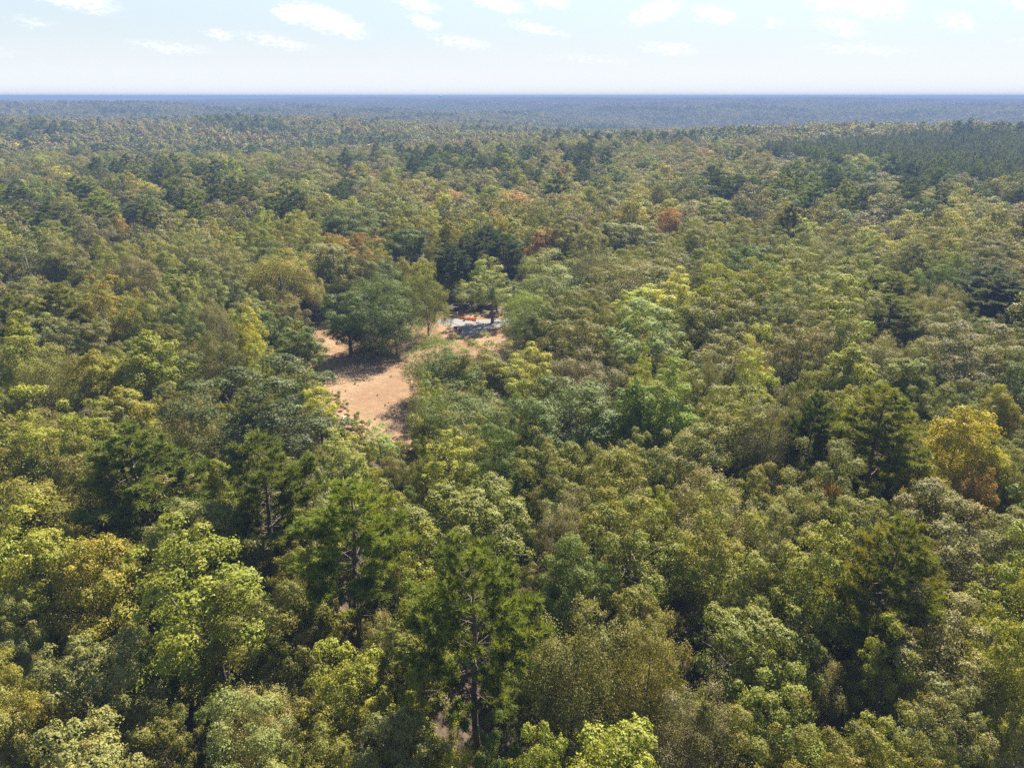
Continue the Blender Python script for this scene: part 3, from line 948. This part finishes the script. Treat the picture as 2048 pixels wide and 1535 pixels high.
# labels: every tree by its look and by the way from one landmark to the next
LANDS = [(t.lm, t.px, t.py, t) for t in TREES if t.lm] + [('the dry clearing', 730, 790, None), ('the gravel pad', 930, 655, None), ('the pine plantation', 1820, 320, None),
         ('the far blue ridge', 1024, 215, None), ('the left-edge woods', -400, 700, None)]
LANDS = [q for q in LANDS if q[0] != 'the left-edge woods']
ORD = ['first', 'second', 'third', 'fourth', 'fifth', 'sixth', 'seventh', 'eighth', 'ninth', 'tenth', 'eleventh', 'twelfth', 'thirteenth', 'fourteenth', 'fifteenth', 'sixteenth', 'seventeenth', 'eighteenth', 'nineteenth', 'twentieth']
sets = {}
for t in SINGLE:
    if t.lm:
        continue
    L_ = sorted(LANDS, key=lambda q: math.hypot(q[1] - t.px, (q[2] - t.py) * 1.5))
    a0 = L_[0]
    vx, vy = t.px - a0[1], (t.py - a0[2]) * 1.5
    best, bv = None, -9
    for q in L_[1:12]:
        wx, wy = q[1] - a0[1], (q[2] - a0[2]) * 1.5
        c = (vx * wx + vy * wy) / (math.hypot(vx, vy) * math.hypot(wx, wy) + 1e-6)
        if c > bv: best, bv = q, c
    sets.setdefault((t.col, t.sp, a0[0], best[0] if bv > .5 else None), []).append((math.hypot(vx, vy), t))
for (col, sp, a0, b0), L_ in sets.items():
    L_.sort(key=lambda q: q[0])
    for i, (_, t) in enumerate(L_):
        k = '' if col.endswith('pine green') else ' '
        name = col.replace(' pine green', '-green pine').replace('pine green', 'mid-green pine') if sp == 'P' else f'{col} {KIND[sp][1]}'
        o_ = ORD[min(i, 19)]
        t.label = f'{o_} {name} from {a0} towards {b0}' if b0 else f'{o_} {name} out beyond {a0}'
        if len(L_) == 1 and b0: t.label = f'{name} standing beside {a0} towards {b0}'
LM_LABEL = {
    'the tall bare-trunked pine': 'tall dull green pine with long bare dark trunk showing below its crown', 'the bright green pine': 'bright apple-green pine with open feathery crown and dark trunk',
    'the broad dense pine': 'broad dense dark pine with a rounded tufted top behind an olive brown oak', 'the slim dull pine': 'slim dull green pine with thin trunk beside the grey-green oak',
    'the olive pine': 'wide olive-tinged pine among poplars near the vivid golden maple', 'the thin trunked pine': 'small pine with thin bare trunk amid pale brown oaks',
    'the dark pine pair': 'very dark pine, farther one of a close pair', 'the lumpy grey-green oak': 'lumpy grey-green oak with dark hollows between its boughs',
    'the mustard maple': 'mustard-coloured low maple beside the lumpy grey-green oak', 'the great yellow-green poplar': 'largest yellow-green poplar, with a double-headed leafy crown',
    'the yellow-topped poplar': 'yellow-green poplar with a bright top just before the near end of the clearing', 'the small golden maple': 'small golden maple tucked beside a grey-green oak near the bare-trunked pine',
    'the drooping brown hickory': 'drooping brown-tinged hickory beside the tall bare-trunked pine', 'the pointed yellow-green poplar': 'pointed yellow-green poplar beside the slim dull pine',
    'the pinkish tan oak': 'pinkish tan oak with a wide pale crown', 'the lemon-lit poplar': 'low bright lemon-green poplar under the drooping hickories',
    'the big blue-green oak': 'big dark blue-green oak at the near corner of the clearing', 'the lime poplar': 'small lime-yellow poplar on the clearing edge beside the blue-green oak',
    'the pale sapling': 'pale thin sapling standing against the near edge of the dry clearing', 'the broad overhanging oak': 'broad deep green oak overhanging the clearing, before the gravel',
    'the gravel-side oak': 'fresh green oak standing just before the gravel pad', 'the lemon poplar': 'pale lemon-yellow poplar behind the broad clearing oak',
    'the fresh green poplar': 'fresh green pointed poplar, taller of two', 'the yellow poplar': 'bright yellow poplar sprawling beside the great grey-green oak',
    'the yellow-edged poplar': 'lime-yellow poplar lit along its edge near the purplish hickory', 'the great grey-green oak': 'great domed grey-green oak beyond the yellow poplar',
    'the open-grown tree': 'pale open-grown tree with bare trunk standing on the gravel pad', 'the tall olive tree': 'tall narrow olive tree with bare trunk in the clearing',
    'the round field oak': 'large round oak in the dry clearing, casting the long shadow', 'the domed green oak': 'domed deep green oak behind the clearing oak',
    'the dark pine row': 'tallest of the dark pines behind the gravel pad', 'the red-topped maple': 'red-topped maple beyond the pines behind the gravel',
    'the rosy brown hickory': 'rosy brown hickory beside a small bright poplar', 'the vivid golden maple': 'vivid golden yellow maple, brightest tree in the wood',
    'the silvery oak': 'silvery grey-green oak behind a small orange maple', 'the purplish grey hickory': 'purplish grey hickory beside a dark pine'}
for t in SINGLE:
    if t.lm: t.label = LM_LABEL[t.lm]

tr = np.random.default_rng(77)


def tint_of(col, r, k=.10):
    b = np.array(TINT[col])
    v = b[:3] * np.array([1.92, 1.80, .98]) * (1 + r.normal(0, k)) * (1 + r.normal(0, k * .3, 3))
    return (*np.clip(v, .008, .9), float(np.clip(b[3] + .15 + r.normal(0, .12), 0, 1)))


GROUPS = {'O': 'oaks of the woods', 'T': 'poplars of the woods', 'M': 'maples of the woods', 'H': 'hickories of the woods', 'P': 'pines of the woods'}
for t in SINGLE:
    P = PROTO[t.sp][int(tr.integers(len(PROTO[t.sp])))]
    if t.lm == 'the tall bare-trunked pine': P = PROTO['P'][2]
    if t.lm in ('the round field oak', 'the tall olive tree', 'the broad overhanging oak', 'the gravel-side oak') or (t.hand and 170 < t.y < 200 and t.sp == 'O'): P = PROTO['L'][int(tr.integers(2))]
    rz = float(tr.uniform(0, 6.28))
    root = empty(KIND[t.sp][0], (t.x, t.y, 0.0), rz)
    kx = float(tr.uniform(.88, 1.14))
    if P in PROTO['L']: root.location.z = -1.5
    root.scale = (t.r / P['r'] * kx, t.r / P['r'] / kx, t.h / P['h'])
    root.rotation_euler = (float(tr.normal(0, .035)), float(tr.normal(0, .035)), rz)
    tag(root, t.label, 'tree', GROUPS[t.sp])
    tk = link('trunk', P['trunk'], None, root)
    cr = link('crown', P['crown'], None, root)
    cr.color = tint_of(t.col, tr)


# ------------------------------------------------------------------ the forest beyond: one mass
def proto_collection(name, lst):
    c = bpy.data.collections.new(name)
    for i, p in enumerate(lst):
        # trunk and crown in one mesh
        tm, cm = p['trunk'], p['crown']
        a = np.empty(len(tm.vertices) * 3, np.float32)
        tm.vertices.foreach_get('co', a)
        b = np.empty(len(cm.vertices) * 3, np.float32)
        cm.vertices.foreach_get('co', b)
        nT = len(tm.vertices)
        tf = [np.array(f.vertices) for f in tm.polygons]
        t4 = np.array([f for f in tf if len(f) == 4])
        t3 = np.array([f for f in tf if len(f) == 3])
        kf = len(cm.polygons[0].vertices)
        cf = np.empty(len(cm.loops), np.int32)
        cm.loops.foreach_get('vertex_index', cf)
        cf = cf.reshape(-1, kf) + nT
        lvc = np.empty(len(cm.polygons) * 4, np.float32)
        cm.attributes['leaf_look'].data.foreach_get('color', lvc)
        lv = np.concatenate([np.ones((len(t4) + len(t3), 4)), lvc.reshape(-1, 4)])
        me = mesh_np(f'{name}_{i:02d}', np.concatenate([a.reshape(-1, 3), b.reshape(-1, 3)]), [t4.astype(int), t3.astype(int), cf.astype(int)], lv)
        me.materials.append(cm.materials[0])
        me.materials.append(tm.materials[0])
        mi = np.zeros(len(me.polygons), np.int32)
        mi[:len(t4) + len(t3)] = 1
        me.polygons.foreach_set('material_index', mi)
        c.objects.link(bpy.data.objects.new(f'{name}_{i:02d}', me))
    return c


def scatter(name, P, S, RZ, IDX, TI, coll, label):
    """one object: the points carry instances of the trees in coll"""
    me = bpy.data.meshes.new(name)
    me.vertices.add(len(P))
    me.vertices.foreach_set('co', np.ascontiguousarray(P, np.float32).ravel())
    for an, ty, key, dat in (('size', 'FLOAT_VECTOR', 'vector', S), ('turn', 'FLOAT', 'value', RZ), ('which', 'INT', 'value', IDX), ('tint', 'FLOAT_COLOR', 'color', TI)):
        a = me.attributes.new(an, ty, 'POINT')
        a.data.foreach_set(key, np.ascontiguousarray(dat, np.int32 if ty == 'INT' else np.float32).ravel())
    o = bpy.data.objects.new(name, me)
    COL.objects.link(o)
    g = bpy.data.node_groups.new(name, 'GeometryNodeTree')
    g.interface.new_socket('Geometry', in_out='INPUT', socket_type='NodeSocketGeometry')
    g.interface.new_socket('Geometry', in_out='OUTPUT', socket_type='NodeSocketGeometry')
    gi, go = g.nodes.new('NodeGroupInput'), g.nodes.new('NodeGroupOutput')
    ci = g.nodes.new('GeometryNodeCollectionInfo')
    ci.inputs['Collection'].default_value = coll
    ci.inputs['Separate Children'].default_value = True
    ci.inputs['Reset Children'].default_value = True
    ip = g.nodes.new('GeometryNodeInstanceOnPoints')
    ip.inputs['Pick Instance'].default_value = True

    def attr(nm, ty):
        n = g.nodes.new('GeometryNodeInputNamedAttribute')
        n.data_type = ty
        n.inputs['Name'].default_value = nm
        return n.outputs['Attribute']
    cx = g.nodes.new('ShaderNodeCombineXYZ')
    g.links.new(attr('turn', 'FLOAT'), cx.inputs[2])
    g.links.new(gi.outputs[0], ip.inputs['Points'])
    g.links.new(ci.outputs[0], ip.inputs['Instance'])
    g.links.new(attr('which', 'INT'), ip.inputs['Instance Index'])
    g.links.new(cx.outputs[0], ip.inputs['Rotation'])
    g.links.new(attr('size', 'FLOAT_VECTOR'), ip.inputs['Scale'])
    g.links.new(ip.outputs[0], go.inputs[0])
    md = o.modifiers.new('scatter', 'NODES')
    md.node_group = g
    tag(o, label, kind='stuff')
    return o


# which index of the collection for a kind: 0-2 oak, 3-4 poplar, 5-6 pine
def which(sp, r):
    return {'O': r.integers(0, 3), 'H': r.integers(0, 3), 'T': r.integers(3, 5), 'M': r.integers(3, 5), 'P': r.integers(5, 7)}[sp]


PH = [(19, 5.6)] * 3 + [(21, 4.3)] * 2 + [(23, 4.0)] * 2
PLANT = [at(p[0], p[1], 18) for p in [(1390, 305), (1560, 288), (1760, 278), (2150, 284), (2150, 385), (2048, 372), (1900, 352), (1740, 330), (1600, 318), (1480, 316)]]
HOUSE_D, HOUSE_PX = 1500.0, 45


def far_rows():
    r = np.random.default_rng(9)
    rows = {'mid': [], 'far': []}
    for t in MASS:
        rows['mid'].append((t.x, t.y, t.h, t.r, t.sp, t.col))
    for lod, d0, d1, st in (('mid', NEAR_R, 760, 12.6), ('far', 760, 4200, 12.0)):
        n = int(d1 / st) + 2
        gx, gy = np.meshgrid(np.arange(-n, n + 1) * st, np.arange(0, n + 1) * st)
        x = (gx + (np.arange(n + 1) % 2)[:, None] * st * .5 + r.uniform(-.42, .42, gx.shape) * st).ravel()
        y = (gy + r.uniform(-.42, .42, gx.shape) * st).ravel()
        d = np.hypot(x, y)
        a = np.degrees(np.arctan2(x, y))
        k = (d >= d0) & (d < d1) & (np.abs(a) < 42)
        x, y, d, a = x[k], y[k], d[k], a[k]
        pl = in_poly(x, y, PLANT)
        for i in range(len(x)):
            if pl[i]: continue
            if d[i] > 1000 and ((-36.8 < a[i] < -33.3 and HOUSE_D - 170 < d[i] < HOUSE_D + 45) or (-20.5 < a[i] < -18.6 and 1880 < d[i] < 2150)): continue
            sp, c = pick(x[i], y[i], pr)
            h = HGT[sp] * r.uniform(.85, 1.28) * (.86 if sp == 'P' else 1)
            rows[lod].append((x[i], y[i], h, st * .5 * r.uniform(.9, 1.45) * (.8 if sp in 'PT' else 1.08), sp, c))
    # the pine plantation: close even rows
    st = 5.0
    xs = [p[0] for p in PLANT]
    ys = [p[1] for p in PLANT]
    gx, gy = np.meshgrid(np.arange(min(xs), min(max(xs), 620), st), np.arange(min(ys), max(ys), st))
    x = (gx + gy * .12 + r.uniform(-.7, .7, gx.shape)).ravel()
    y = (gy + r.uniform(-.7, .7, gx.shape)).ravel()
    wob = 9 * np.sin(x / 23 + np.sin(y / 31)), 14 * np.sin(y / 27 + x / 40)
    k = in_poly(x + wob[0], y + wob[1], PLANT) & (r.random(x.shape) < .93) & (np.abs(np.degrees(np.arctan2(x, y))) < 42)
    for xx, yy in zip(x[k], y[k]):
        rows['mid'].append((xx, yy, r.uniform(12.5, 20.5), r.uniform(1.9, 3.3), 'P', 'hazed pine green' if r.random() < .85 else 'pine green'))
    return rows


def build_far():
    r = np.random.default_rng(21)
    rows = far_rows()
    for lod in ('mid', 'far'):
        coll = proto_collection(f'{lod}_shape', FAR[lod])
        W = rows[lod]
        n = len(W)
        P = np.array([(w[0], w[1], 0) for w in W], float)
        P[:, 2] = terrain(P[:, 0], P[:, 1]) - .05
        I = np.array([which(w[4], r) for w in W])
        S = np.array([(w[3] / PH[i][1], w[3] / PH[i][1], w[2] / PH[i][0]) for w, i in zip(W, I)])
        TI = np.array([tint_of(w[5], r, .10) for w in W])
        TI[:, :3] *= np.clip(r.normal(1, .2, (n, 1)), .55, 1.6)
        TI[:, 3] = np.minimum(TI[:, 3] + .1, 1)
        scatter('forest' if lod == 'mid' else 'distant_woods', P, S, r.uniform(0, 6.28, n), I, TI, coll,
                'mixed autumn forest stretching away behind the clearing' if lod == 'mid' else 'hazy wooded country beyond the rise')
    # low growth in the gaps near the camera
    U = []
    for i in range(5200):
        d = 14 + 260 * math.sqrt(r.random())
        a = R(r.uniform(-43, 43))
        x, y = d * math.sin(a), d * math.cos(a)
        if in_poly(x, y, CLEAR_OUT): continue
        h = r.uniform(2.2, 7.5)
        if blocks_view(x, y, h, h * .35): continue
        U.append((x, y, h, h * r.uniform(.3, .45), 'O' if r.random() < .6 else 'T', A[['ol', 'dp', 'gg', 'ob', 'yg'][int(r.integers(5))]]))
    I = np.array([which(w[4], r) for w in U])
    P = np.array([(w[0], w[1], -.02) for w in U])
    S = np.array([(w[3] / PH[i][1], w[3] / PH[i][1], w[2] / PH[i][0]) for w, i in zip(U, I)])
    scatter('undergrowth', P, S, r.uniform(0, 6.28, len(U)), I, np.array([tint_of(w[5], r) for w in U]), bpy.data.collections['mid_shape'], 'low leafy undergrowth in the gaps between the trees')


build_far()


def edge_weeds():
    r = np.random.default_rng(31)
    W = []
    n = len(CLEAR_OUT)
    c = CLEAR_OUT.mean(0)
    for i in range(900):
        p = CLEAR_OUT[int(r.integers(n))]
        q = p + (c - p) * abs(r.normal(0, .05)) + r.normal(0, .7, 2)
        if in_poly(q[0], q[1], GRAVEL): continue
        h = r.uniform(.3, 1.3)
        W.append((q[0], q[1], h, h * r.uniform(.4, .7), A[['ol', 'mu', 'ob', 'tb', 'yg'][int(r.integers(5))]]))
    for i in range(260):                       # scattered tufts out in the open
        q = (r.uniform(-70, 5), r.uniform(110, 195))
        if not in_poly(q[0], q[1], CLEAR_OUT) or in_poly(q[0], q[1], GRAVEL): continue
        h = r.uniform(.15, .45)
        W.append((q[0], q[1], h, h * r.uniform(.6, 1.2), A[['tb', 'mu', 'ob'][int(r.integers(3))]]))
    I = r.integers(0, 5, len(W))
    P = np.array([(w[0], w[1], -.05 * w[2]) for w in W])
    S = np.array([(w[3] / PH[i][1], w[3] / PH[i][1], w[2] / PH[i][0] * 1.2) for w, i in zip(W, I)])
    scatter('edge_weeds', P, S, r.uniform(0, 6.28, len(W)), I, np.array([tint_of(w[4], r) for w in W]), bpy.data.collections['far_shape'], 'rough weeds and tufts along the edges of the clearing')


edge_weeds()


def build_canopy():
    """beyond four kilometres the crowns are under two pixels: a bumpy canopy surface"""
    r = np.random.default_rng(3)
    rad = np.geomspace(4150, 6200, 120)
    th = np.radians(np.linspace(-43, 43, 950))
    A_, B = np.meshgrid(rad, th, indexing='ij')
    A_ = A_ * (1 + r.uniform(-.0022, .0022, A_.shape))
    x, y = A_ * np.sin(B), A_ * np.cos(B)
    z = terrain(x, y)
    cell = 11 * np.maximum(1, A_ / 5000)
    bump = r.uniform(0, 1, A_.shape) ** .7 * 7.0 + 11.0 + 2.0 * np.sin(x / 23 + 2 * np.sin(y / 31)) + 2.2 * np.sin(x / 47) * np.sin(y / 61)
    V = np.stack([x, y, z + bump], -1).reshape(-1, 3)
    n, k = A_.shape
    i = np.arange(n - 1)[:, None] * k
    j = np.arange(k - 1)[None]
    Q = np.stack([i + j, i + k + j, i + k + j + 1, i + j + 1], -1).reshape(-1, 4)
    o = link('horizon_forest', mesh_np('horizon_forest', V, [Q]), MAT['canopy'])
    tag(o, 'blue wooded ridges running to the horizon', kind='stuff')


build_canopy()

# ------------------------------------------------------------------ things in and around the clearing


def place(px, py, d=None):
    return at(px, py)


def safety_fence():
    pts = [at(920, 637), at(936, 639.5), at(952, 642)]
    root = empty('safety_fence', (*pts[1], 0))
    tag(root, 'orange plastic safety netting strung between posts at the edge of the gravel', 'fence')
    ox, oy = pts[1]
    for p in pts:
        mb = MB()
        mb.tube([(p[0] - ox, p[1] - oy, -.3), (p[0] - ox, p[1] - oy, 1.45)], [.035, .03], 6)
        link('post', mb.mesh('post'), MAT['steel'], root)
    for a, b in zip(pts[:-1], pts[1:]):
        a, b = np.array(a) - (ox, oy), np.array(b) - (ox, oy)
        ln = np.linalg.norm(b - a)
        n = max(8, int(ln / .12))
        u = np.linspace(0, 1, n + 1)
        nrm = np.array([-(b - a)[1], (b - a)[0]]) / ln
        nz = 13
        w = np.linspace(0, 1, nz + 1)
        U, W_ = np.meshgrid(u, w, indexing='ij')
        sag = .14 * np.sin(U * np.pi) * W_ + .05 * np.sin(U * 23)
        belly = .10 * np.sin(U * 9 + W_ * 4) * np.sin(U * np.pi)
        G = np.stack([a[0] + (b - a)[0] * U + nrm[0] * (belly + .05), a[1] + (b - a)[1] * U + nrm[1] * (belly + .05), .05 + .62 * W_ - sag], -1)
        mb = MB()
        for q in range(nz + 1):      # woven bands along the net
            p = G[:, q]
            hh = .030
            V = np.concatenate([p - [0, 0, hh], p + [0, 0, hh]])
            m = n + 1
            mb.add(V, [(k, k + 1, m + k + 1, m + k) for k in range(n)])
        for k in range(n + 1):
            p = G[k]
            dv = np.array([*(b - a) / ln, 0]) * .02
            m = nz + 1
            mb.add(np.concatenate([p - dv, p + dv]) + np.array([*(nrm * .004), 0]), [(q, q + 1, m + q + 1, m + q) for q in range(nz)])
        tag(link('netting', mb.mesh('netting'), MAT['orange'], root), kind='stuff')


def marker_post():
    x, y = at(915, 634)
    root = empty('utility_marker', (x, y, 0))
    tag(root, 'white utility marker post with domed cap beside the orange netting', 'post')
    mb = MB()
    mb.tube([(0, 0, -.2), (0, 0, 1.3)], [.12, .12], 10)
    link('shaft', mb.mesh('shaft'), MAT['white'], root)
    mb = MB()
    mb.tube([(0, 0, 1.3), (0, 0, 1.36), (0, 0, 1.5), (0, 0, 1.56)], [.2, .2, .15, .03], 10)
    link('cap', mb.mesh('cap', True), MAT['white'], root)


def fallen_log(px0, py0, px1, py1, rad, label, seed):
    r = np.random.default_rng(seed)
    a, b = np.array(at(px0, py0)), np.array(at(px1, py1))
    root = empty('fallen_log', (*a, 0))
    tag(root, label, 'log', 'fallen logs by the gravel')
    d = b - a
    mb = MB()
    u = np.linspace(0, 1, 6)
    mb.tube([(d[0] * k + r.normal(0, .05), d[1] * k + r.normal(0, .05), rad * .8 + .25 * k) for k in u], rad * (1 - .5 * u), 7)
    link('trunk', mb.mesh('log_trunk', True), MAT['dead'], root)
    for q in range(3):
        k = r.uniform(.4, .95)
        p = np.array([d[0] * k, d[1] * k, rad + .25 * k])
        o = np.array([r.normal(0, .6), r.normal(0, .6), r.uniform(.5, 1.2)])
        mb = MB()
        mb.tube([p, p + o * .6, p + o * 1.3 + r.normal(0, .15, 3)], [rad * .4, rad * .25, .01], 5)
        link('branch', mb.mesh('log_branch', True), MAT['dead'], root)


def shrub(px, py, h, label, dead, seed, col=(.06, .07, .03, .3)):
    r = np.random.default_rng(seed)
    x, y = at(px, py)
    root = empty('shrub', (x, y, 0))
    tag(root, label, 'shrub', 'shrubs along the gravel')
    mb = MB()
    P = []
    for q in range(11):
        a = r.uniform(0, 6.28)
        o = np.array([math.cos(a), math.sin(a), 0]) * r.uniform(.2, .6) * h
        e = o + np.array([0, 0, h * r.uniform(.6, 1.05)])
        mid = o * .35 + np.array([0, 0, h * .45])
        mb.tube([(0, 0, -.1), mid, e], [.035, .022, .006], 4)
        P += [mid + (e - mid) * f for f in r.uniform(.2, 1.1, 60)]
        if dead:
            for z in range(3):
                f = r.uniform(.3, .9)
                s = mid + (e - mid) * f
                mb.tube([s, s + r.normal(0, .25, 3) * h * .5 + [0, 0, .2 * h]], [.014, .004], 3)
    link('stem', mb.mesh('shrub_stem'), MAT['dead'] if dead else MAT['bark'], root)
    P = np.array(P) + r.normal(0, .13 * h, (len(P), 3))
    P[:, 2] = np.abs(P[:, 2])
    if dead: P = P[:70]
    V, F = leaf_cards(P, unit(r.normal(size=P.shape) + [0, 0, .7]), .2 * r.uniform(.6, 1.3, len(P)), r)
    lv = np.ones((len(P), 4))
    lv[:, :3] = r.random((len(P), 3))
    f = link('foliage', mesh_np('shrub_foliage', V, [F], lv), MAT['leaf'], root)
    f.color = col


safety_fence()
marker_post()
fallen_log(1003, 683, 1030, 676, .14, 'pale fallen log lying on the dry ground below the gravel', 1)
fallen_log(1008, 643, 1030, 630, .12, 'bleached dead tree top leaning at the far side of the gravel', 2)
shrub(901, 650, 1.9, 'bare grey shrub on the near corner of the gravel', True, 3, (.12, .09, .05, .3))
shrub(912, 659, .8, 'small rusty shrub beside the bare grey shrub', False, 4, (.11, .05, .025, .5))
shrub(921, 664, .8, 'reddish brown bush at the gravel edge below the rusty shrub', False, 5, (.10, .045, .03, .5))
shrub(890, 641, .8, 'low brown tuft at the end of the gravel by the netting', False, 7, (.09, .07, .03, .3))
shrub(929, 641, .6, 'yellowish weed clump in front of the orange netting', False, 8, (.22, .19, .04, .2))


def dry_grass():
    """standing dry blades that roughen the clearing"""
    r = np.random.default_rng(8)
    xs = CLEAR_OUT[:, 0]
    ys = CLEAR_OUT[:, 1]
    x = r.uniform(xs.min(), xs.max(), 90000)
    y = r.uniform(ys.min(), ys.max(), 90000)
    k = in_poly(x, y, [tuple(p) for p in CLEAR_OUT]) & ~in_poly(x, y, GRAVEL)
    dens = .5 + .5 * np.sin(x / 3.1 + 2 * np.sin(y / 5)) * np.sin(y / 3.7 + x / 9)
    k &= r.random(len(x)) < .25 + .6 * dens
    x, y = x[k][:42000], y[k][:42000]
    n = len(x)
    h = r.uniform(.06, .20, n)
    a = r.uniform(0, 6.28, n)
    w = .035
    b = np.stack([x, y, np.full(n, .004)], 1)
    s = np.stack([np.cos(a) * w, np.sin(a) * w, np.zeros(n)], 1)
    tip = b + np.stack([r.normal(0, .06, n), r.normal(0, .06, n), h], 1)
    V = np.stack([b - s, b + s, tip], 1).reshape(-1, 3)
    lv = np.ones((n, 4))
    lv[:, :3] = r.random((n, 3))
    o = link('dry_grass', mesh_np('dry_grass', V, [np.arange(3 * n).reshape(n, 3)], lv), MAT['leaf'])
    o.color = (.34, .23, .13, .2)
    tag(o, 'short dry tan grass over the clearing', kind='stuff')


dry_grass()


# ------------------------------------------------------------------ far things
def far_house():
    a = math.atan2((HOUSE_PX - 1024.0) / FPX, math.cos(R(PITCH)) + math.sin(R(PITCH)) * (767.5 - 243) / FPX)
    x, y = HOUSE_D * math.sin(a), HOUSE_D * math.cos(a)
    z = float(terrain(x, y))
    root = empty('house', (x, y, z), .25)
    tag(root, 'white long house with pale roof among the far trees', 'house')
    W, D_, H_ = 15, 7, 9.0
    mb = MB()
    mb.box((-W, -D_, -1), (W, D_, H_))
    link('wall', mb.mesh('house_wall'), MAT['wall'], root)
    mb = MB()
    e = 1.0
    V = [(-W - e, -D_ - e, H_ - .2), (W + e, -D_ - e, H_ - .2), (W + e, D_ + e, H_ - .2), (-W - e, D_ + e, H_ - .2), (-W - e, 0, H_ + 5), (W + e, 0, H_ + 5)]
    mb.add(V, [(0, 1, 5, 4), (2, 3, 4, 5), (0, 3, 2, 1)], [(0, 4, 3), (1, 2, 5)])
    link('roof', mb.mesh('house_roof'), MAT['roof'], root)
    for fl in (1.2, 5.2):
        for k in range(6):
            mb = MB()
            xx = -12.5 + 5 * k
            mb.box((xx - .7, -D_ - .08, fl), (xx + .7, -D_ + .02, fl + 2.0))
            link('window', mb.mesh('house_window'), MAT['glass'], root)


def water_tower():
    d = 5200.0
    a = math.atan2((880 - 1024.0) / FPX, math.cos(R(PITCH)) + math.sin(R(PITCH)) * (767.5 - 190) / FPX)
    x, y = d * math.sin(a), d * math.cos(a)
    z = float(terrain(x, y))
    root = empty('water_tower', (x, y, z))
    tag(root, 'tiny water tower standing above the tree line on the horizon', 'tower')
    top = 62.5 - z
    mb = MB()
    th = np.linspace(-1.5, 1.5, 9)
    mb.tube([(0, 0, top - 6 + 6 * math.sin(q)) for q in th], [max(.3, 13 * math.cos(q)) for q in th], 14)
    link('tank', mb.mesh('tower_tank', True), MAT['tank'], root)
    mb = MB()
    mb.tube([(0, 0, -1), (0, 0, top - 11)], [2.5, 2.2], 10)
    link('shaft', mb.mesh('tower_shaft', True), MAT['tank'], root)


far_house()
water_tower()
fld = [(-20.5, 1890), (-18.6, 1890), (-18.6, 2140), (-20.5, 2140)]
fq = []
for a, d in fld: fq.append((d * math.sin(R(a)), d * math.cos(R(a))))
me = bpy.data.meshes.new('far_field')
me.from_pydata([(x, y, float(terrain(x, y)) + .8) for x, y in fq], [], [(0, 1, 2, 3)])
tag(link('far_field', me, MAT['clearing']), kind='structure')

# ------------------------------------------------------------------ the air
HAZE_DENSITY = 1 / 2700.0


def haze():
    mb = MB()
    mb.box((-9200, -9200, -75), (9200, 9200, 65))
    o = link('haze', mb.mesh('haze'))
    m, t = new_mat('haze_air')
    v = N(t, 'ShaderNodeVolumePrincipled')
    v.inputs['Color'].default_value = HAZE_COL
    v.inputs['Density'].default_value = HAZE_DENSITY
    v.inputs['Anisotropy'].default_value = 0.0
    out = N(t, 'ShaderNodeOutputMaterial')
    t.links.new(v.outputs[0], out.inputs['Volume'])
    o.data.materials.append(m)
    tag(o, 'thin bluish haze in the air over the woods', kind='stuff')


HAZE_COL = (.19, .275, .47, 1)
haze()
print('TREES', len(TREES), 'single', len(SINGLE), {k: sum(1 for t in SINGLE if t.sp == k) for k in 'OTMHP'}, 'labels', len({t.label for t in SINGLE}))
